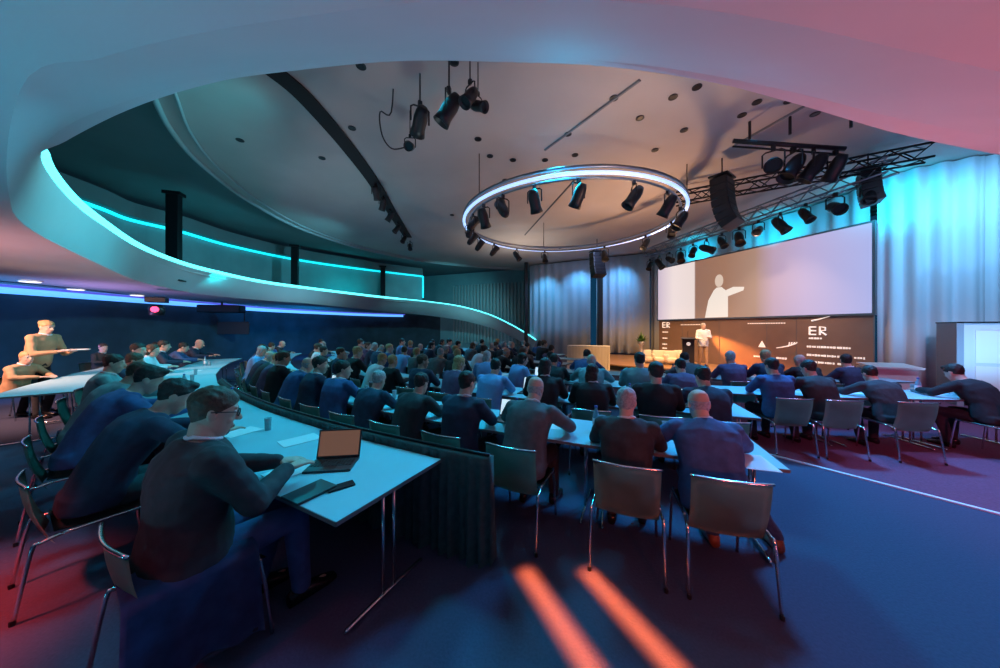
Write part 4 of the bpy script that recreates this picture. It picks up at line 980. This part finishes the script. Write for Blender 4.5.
    for s in (-.9, .9): bm = bmesh.new(); tube(bm, [(s, 0, .3), (s, 0, 1.0)], .02, 6); fin('hanger', bm, M['black'], t)
stage_things()

# ------------------------------------------------------------------ rigging
def make_light(tilt, lens='blackm', big=1.):
    t = thing('stage_spotlight', 'x', 'spotlight')
    bm = bmesh.new(); box(bm, (0, 0, -.03), (.06, .05, .08), 0, .006); fin('clamp', bm, M['black'], t)
    bm = bmesh.new(); w_ = .13; tube(bm, [(-w_, 0, -.30), (-w_, 0, -.10), (-w_*.7, 0, -.07), (w_*.7, 0, -.07), (w_, 0, -.10), (w_, 0, -.30)], .012, 6); fin('yoke', bm, M['black'], t)
    Mx = Matrix.Translation((0, 0, -.28)) @ Matrix.Rotation(math.radians(tilt), 4, 'X')
    bm = bmesh.new(); lathe(bm, [(0, .20), (.06, .20), (.085, .14), (.10, .05), (.095, -.10), (.115, -.20), (.105, -.20), (.09, -.13), (0, -.13)], 18)
    for v in bm.verts: v.co = Mx @ v.co
    b = fin('can', bm, M['black'], t, True)
    bm = bmesh.new(); lathe(bm, [(0, -.145), (.088, -.145), (.088, -.135), (0, -.135)], 18)
    for v in bm.verts: v.co = Mx @ v.co
    fin('lens', bm, M[lens], b)
    t.scale = (big,)*3
    return t
lp = {}
def place_light(kind, loc, rz, label, group, s=1.):
    if kind not in lp: t = make_light(*{'dark': (35, 'blackm'), 'low': (62, 'blackm'), 'warm': (140, 'warm_lamp'), 'lit': (25, 'lamp')}[kind]); lp[kind] = t; t.location = loc; t.rotation_euler = (0, 0, rz); t['label'] = label; t['group'] = group; t.scale = (s,)*3; return t
    return dup(lp[kind], loc, rz, label, group, s)
def rig():
    rc = Vector((2.02, 9.15, 4.85)); rr = 3.08
    t = thing('ring_truss', 'large round truss ring with glowing pale blue rim hanging over the audience', 'light ring', rc)
    bm = bmesh.new(); tube(bm, [(rr*math.cos(a*PI/40), rr*math.sin(a*PI/40), 0) for a in range(80)], .040, 10, True); fin('light_rim', bm, M['led_ring'], t, True)
    bm = bmesh.new(); tube(bm, [((rr-.16)*math.cos(a*PI/40), (rr-.16)*math.sin(a*PI/40), -.03) for a in range(80)], .03, 8, True)
    tube(bm, [((rr+.0)*math.cos(a*PI/40), (rr+.0)*math.sin(a*PI/40), .13) for a in range(80)], .035, 8, True); fin('hoop', bm, M['truss'], t, True)
    for k, a in enumerate((95, 215, 335)):
        a = math.radians(a); bm = bmesh.new(); tube(bm, [(rr*math.cos(a), rr*math.sin(a), .1), (rr*math.cos(a), rr*math.sin(a), 1.12)], .012, 6); fin('hanging_wire', bm, M['blackm'], t)
    words = ['warm-lit lamp', 'dark lamp']
    angs = [95, 118, 140, 158, 172, 186, 200, 214, 228, 244, 262, 285, 306, 330, 352, 18, 50]
    for k, a in enumerate(angs):
        ar = math.radians(a); kind = 'warm' if k in (2, 3, 4, 5, 6, 8) else 'dark'
        big = 1.2 if 200 < a < 340 or k == 16 else 1.0
        place_light(kind, rc+Vector((math.cos(ar)*(rr-.16), math.sin(ar)*(rr-.16), -.05)), ar+PI/2+.6*(k % 3), 'black %s, %s anticlockwise from the far point of the light ring' % ('lamp with warm lens' if kind == 'warm' else 'lamp', ORD[k]), 'lamps on the light ring', big)
    # long box truss in front of the screen
    def truss(a, b, w_, label, name='box_truss', m='truss'):
        a = Vector(a); b = Vector(b); d = (b-a); L = d.length; t = thing(name, label, 'truss', a, math.atan2(d.y, d.x))
        ch = [(w_/2, w_/2), (w_/2, -w_/2), (-w_/2, -w_/2), (-w_/2, w_/2)]
        bm = bmesh.new()
        for y, z in ch: tube(bm, [(0, y, z), (L, y, z)], .025, 8)
        fin('chords', bm, M[m], t, True)
        bm = bmesh.new(); n = int(L/w_)
        for k in range(n):
            x0, x1 = L*k/n, L*(k+1)/n
            for i in range(4):
                p, q = ch[i], ch[(i+1) % 4]
                if k % 2: p, q = q, p
                tube(bm, [(x0, *p), (x1, *q)], .014, 5)
        fin('lattice', bm, M[m], t); return t
    truss((8.9, 6.9, 5.45), (7.3, 15.2, 5.3), .34, 'long box truss with lamps running in front of the screen')
    truss((9.3, 6.6, 5.55), (5.2, 9.0, 5.75), .30, 'short dark box truss under the ceiling right of the ring', m='blackm')
    for k in range(13):
        f = (k+.6)/13; p = Vector((8.9, 6.9, 5.27)).lerp(Vector((7.3, 15.2, 5.12)), f)
        place_light('low' if k % 3 == 1 else 'dark', p, 2.2+.5*(k % 4), 'black lamp on the screen truss, %s from its near end' % ORD[k], 'lamps on the screen truss', 1.35 if k % 2 else 1.15)
    # black bar with hanging lamps (732..845,140)
    a, b = at(733, 141, Y=6.3), at(845, 149, Y=5.9); d = b-a
    t = thing('lighting_bar', 'straight black bar hung below the ceiling near the pink gallery edge', 'bar', a, math.atan2(d.y, d.x))
    L = d.length; dz = b.z-a.z
    bm = bmesh.new(); tube(bm, [(0, 0, 0), (math.hypot(d.x, d.y), 0, dz)], .045, 8); fin('pipe', bm, M['black'], t, True)
    bm = bmesh.new(); tube(bm, [(0, .02, -.1), (math.hypot(d.x, d.y), .02, dz-.1)], .02, 8); fin('lower_pipe', bm, M['blackm'], t, True)
    for x in (.3, 1.0, 2.0): bm = bmesh.new(); tube(bm, [(x, 0, 0), (x, 0, 5.97-a.z)], .025, 6); fin('drop_rod', bm, M['black'], t)
    labs = ['black lamp hanging from the right end of the lighting bar', 'black lamp hanging second from right on the lighting bar', 'black lamp hanging third from right on the lighting bar', 'large black lamp hanging low left of the others on the lighting bar']
    for k, (px, py, s) in enumerate(((836, 153, 1.2), (815, 152, 1.3), (795, 151, 1.4), (775, 162, 1.3))): place_light('low' if k == 3 else 'dark', a.lerp(b, (px-733)/112)-Vector((0, 0, .05)), .8*k, labs[k], 'lamps on the lighting bar', s)
    # line arrays
    def line_array(p, rz, n, s, label):
        t = thing('line_array_speaker', label, 'loudspeaker', p, rz, 'hanging loudspeaker arrays'); t.scale = (s,)*3
        bm = bmesh.new(); box(bm, (0, 0, .06), (.55, .42, .04), 0, .005); tube(bm, [(0, 0, .08), (0, 0, (5.98-p.z)/s)], .016, 6); fin('flying_frame', bm, M['blackm'], t)
        z = 0; y = 0; ang = 0
        for k in range(n):
            ang = math.radians(1.5+k*k*.75); Mx = Matrix.Translation((0, y, z)) @ Matrix.Rotation(-ang, 4, 'X')
            bm = bmesh.new(); box(bm, (0, 0, -.09), (.55, .36, .165), 0, .012, Mx); c = fin('cabinet', bm, M['black'], t)
            bm = bmesh.new(); box(bm, (0, -.182, -.09), (.49, .01, .13), 0, .003, Mx); fin('grille', bm, M['blackm'], c)
            q = Mx @ Vector((0, 0, -.175)); y, z = q.y, q.z
        return t
    line_array(at(722, 180, Y=7.6), math.radians(35), 7, 1.0, 'large curved black loudspeaker array hanging right of the light ring')
    line_array(at(597, 253, Y=14.5), math.radians(15), 6, 1.1, 'smaller black loudspeaker array hanging before the stage curtain')
    line_array(at(868, 172, Y=7.4), math.radians(50), 5, .9, 'straight black loudspeaker hanging beside the right end of the screen truss')
    # tall black columns
    for px, Y, zt, lab in ((526, 19.6, 5.95, 'slim black column left of the blue stage curtain'), (600, 17.6, 5.95, 'thicker black column in the middle of the stage curtain')):
        p = at(px, 330, Y=Y); t = thing('tower_column', lab, 'column', (p.x, p.y, 0), .2, 'black columns by the stage curtain')
        bm = bmesh.new(); box(bm, (0, 0, zt/2), (.26 if px == 600 else .2, .2, zt), 0, .01); fin('shaft', bm, M['black'], t)
        bm = bmesh.new(); box(bm, (0, 0, .03), (.6, .6, .06), 0, .01); fin('base_plate', bm, M['blackm'], t)
    # cluster of pendants near the gallery edge at the top
    labs = ['left large dark lamp of the upper ceiling cluster', 'middle tilted dark lamp of the upper ceiling cluster', 'right dark lamp of the upper ceiling cluster', 'small black lamp below the cluster near the service slit', 'short dark lamp just right of the cluster']
    for k, (px, py, s, kind) in enumerate(((420, 102, 1.15, 'low'), (449, 88, 1.2, 'dark'), (470, 80, .9, 'dark'), (410, 135, .8, 'low'), (478, 92, .8, 'low'))):
        Y = (5.5-H)*F/(HY-py); p = at(px, py, Y=Y)
        t = place_light(kind, p, .5+k*.9, labs[k], 'lamps of the upper ceiling cluster', s)
        bm = bmesh.new(); tube(bm, [(0, 0, 0), (0, 0, (5.97-p.z)/s)], .012, 6); fin('drop_rod', bm, M['black'], t)
    q = at(380, 112, Y=5.4); t = thing('cable_loop', 'thin black bent pipe hanging left of the ceiling lamp cluster', 'pipe')
    bm = bmesh.new(); tube(bm, catmull([q+Vector((.25, 0, 1.0)), q+Vector((.2, 0, .0)), q, q+Vector((.0, .1, -.35)), q+Vector((.12, .25, -.5)), q+Vector((.35, .3, -.45))], 5), .012, 6); fin('pipe', bm, M['black'], t)
    # lamps in the slit
    for k, (px, py) in enumerate(((376, 184), (383, 196), (390, 209), (397, 222), (404, 233), (410, 241))):
        place_light('dark', at(px, py, 5.93), k*.7, 'black lamp in the ceiling slit, %s from its near end' % ORD[k], 'lamps in the ceiling slit', .95)
    # recessed downlights
    dl = [(361, 66), (454, 62), (352, 128), (240, 140), (322, 158), (478, 139), (490, 156), (513, 160), (545, 160), (568, 134), (614, 98), (673, 97), (684, 130), (697, 87), (757, 102), (789, 101), (815, 114), (655, 150), (505, 180), (560, 248), (575, 155), (742, 115), (452, 215), (640, 118)]
    d0 = None
    for k, (px, py) in enumerate(dl):
        lab = 'small recessed ceiling downlight, %s of those on the high ceiling from the left' % ORD[sorted(dl).index((px, py))]
        p = at(px, py, 5.975)
        if d0 is None:
            d0 = thing('downlight', lab, 'downlight', p, 0, 'downlights in the high ceiling')
            bm = bmesh.new(); lathe(bm, [(0, 0), (.055, 0), (.075, -.012), (.08, -.012), (.08, 0)], 16); fin('trim_ring', bm, M['black'], d0, True)
            bm = bmesh.new(); lathe(bm, [(0, -.004), (.05, -.004), (.05, -.001), (0, -.001)], 14); fin('lens', bm, M['blackm'], d0)
        else: dup(d0, p, 0, lab)
    # soffit downlights (lit) at the left
    s0 = None
    for k, (px, py) in enumerate(((30, 281), (76, 289), (137, 295))):
        Y = (2.94-H)*F/(HY-py); p = at(px, py, Y=Y); lab = ['lit soffit downlight nearest the left edge', 'lit soffit downlight second from the left edge', 'lit soffit downlight above the red lamp'][k]
        if s0 is None:
            s0 = thing('soffit_light', lab, 'downlight', p, 0, 'lit downlights under the gallery')
            bm = bmesh.new(); lathe(bm, [(0, 0), (.15, 0), (.17, -.02), (.15, -.03), (0, -.03)], 20); fin('diffuser', bm, M['lamp'], s0, True)
            bm = bmesh.new(); lathe(bm, [(.165, 0), (.19, 0), (.19, -.02), (.168, -.02)], 20); fin('trim_ring', bm, M['white'], s0, True)
        else: dup(s0, p, 0, lab)
    p = at(157, 309, Y=9.4); t = thing('moving_head_lamp', 'dark moving head lamp glowing red under the gallery', 'lamp', p, .6)
    bm = bmesh.new(); box(bm, (0, 0, .28), (.45, .35, .16), 0, .02); fin('base', bm, M['black'], t)
    bm = bmesh.new(); lathe(bm, [(0, .12), (.12, .12), (.19, 0), (.16, -.2), (0, -.2)], 18); fin('head', bm, M['black'], t, True)
    bm = bmesh.new(); lathe(bm, [(0, 0), (.09, 0), (.09, .02), (0, .02)], 16)
    for v in bm.verts: v.co = Vector((v.co.x, -.2+v.co.z, v.co.y-.02))
    fin('lens', bm, M['red_lamp'], t)
    # dark projector under the gallery
    p = at(222, 309, Y=14.0); t = thing('ceiling_projector', 'dark projector body hanging under the gallery above the sign', 'projector', p, .3)
    bm = bmesh.new(); box(bm, (0, 0, 0), (1.6, .6, .35), 0, .06); fin('housing', bm, M['black'], t); bm = bmesh.new(); tube(bm, [(0, 0, .15), (0, 0, 1.9-(p.z-1.05))], .04, 6); fin('mount', bm, M['black'], t)
rig()
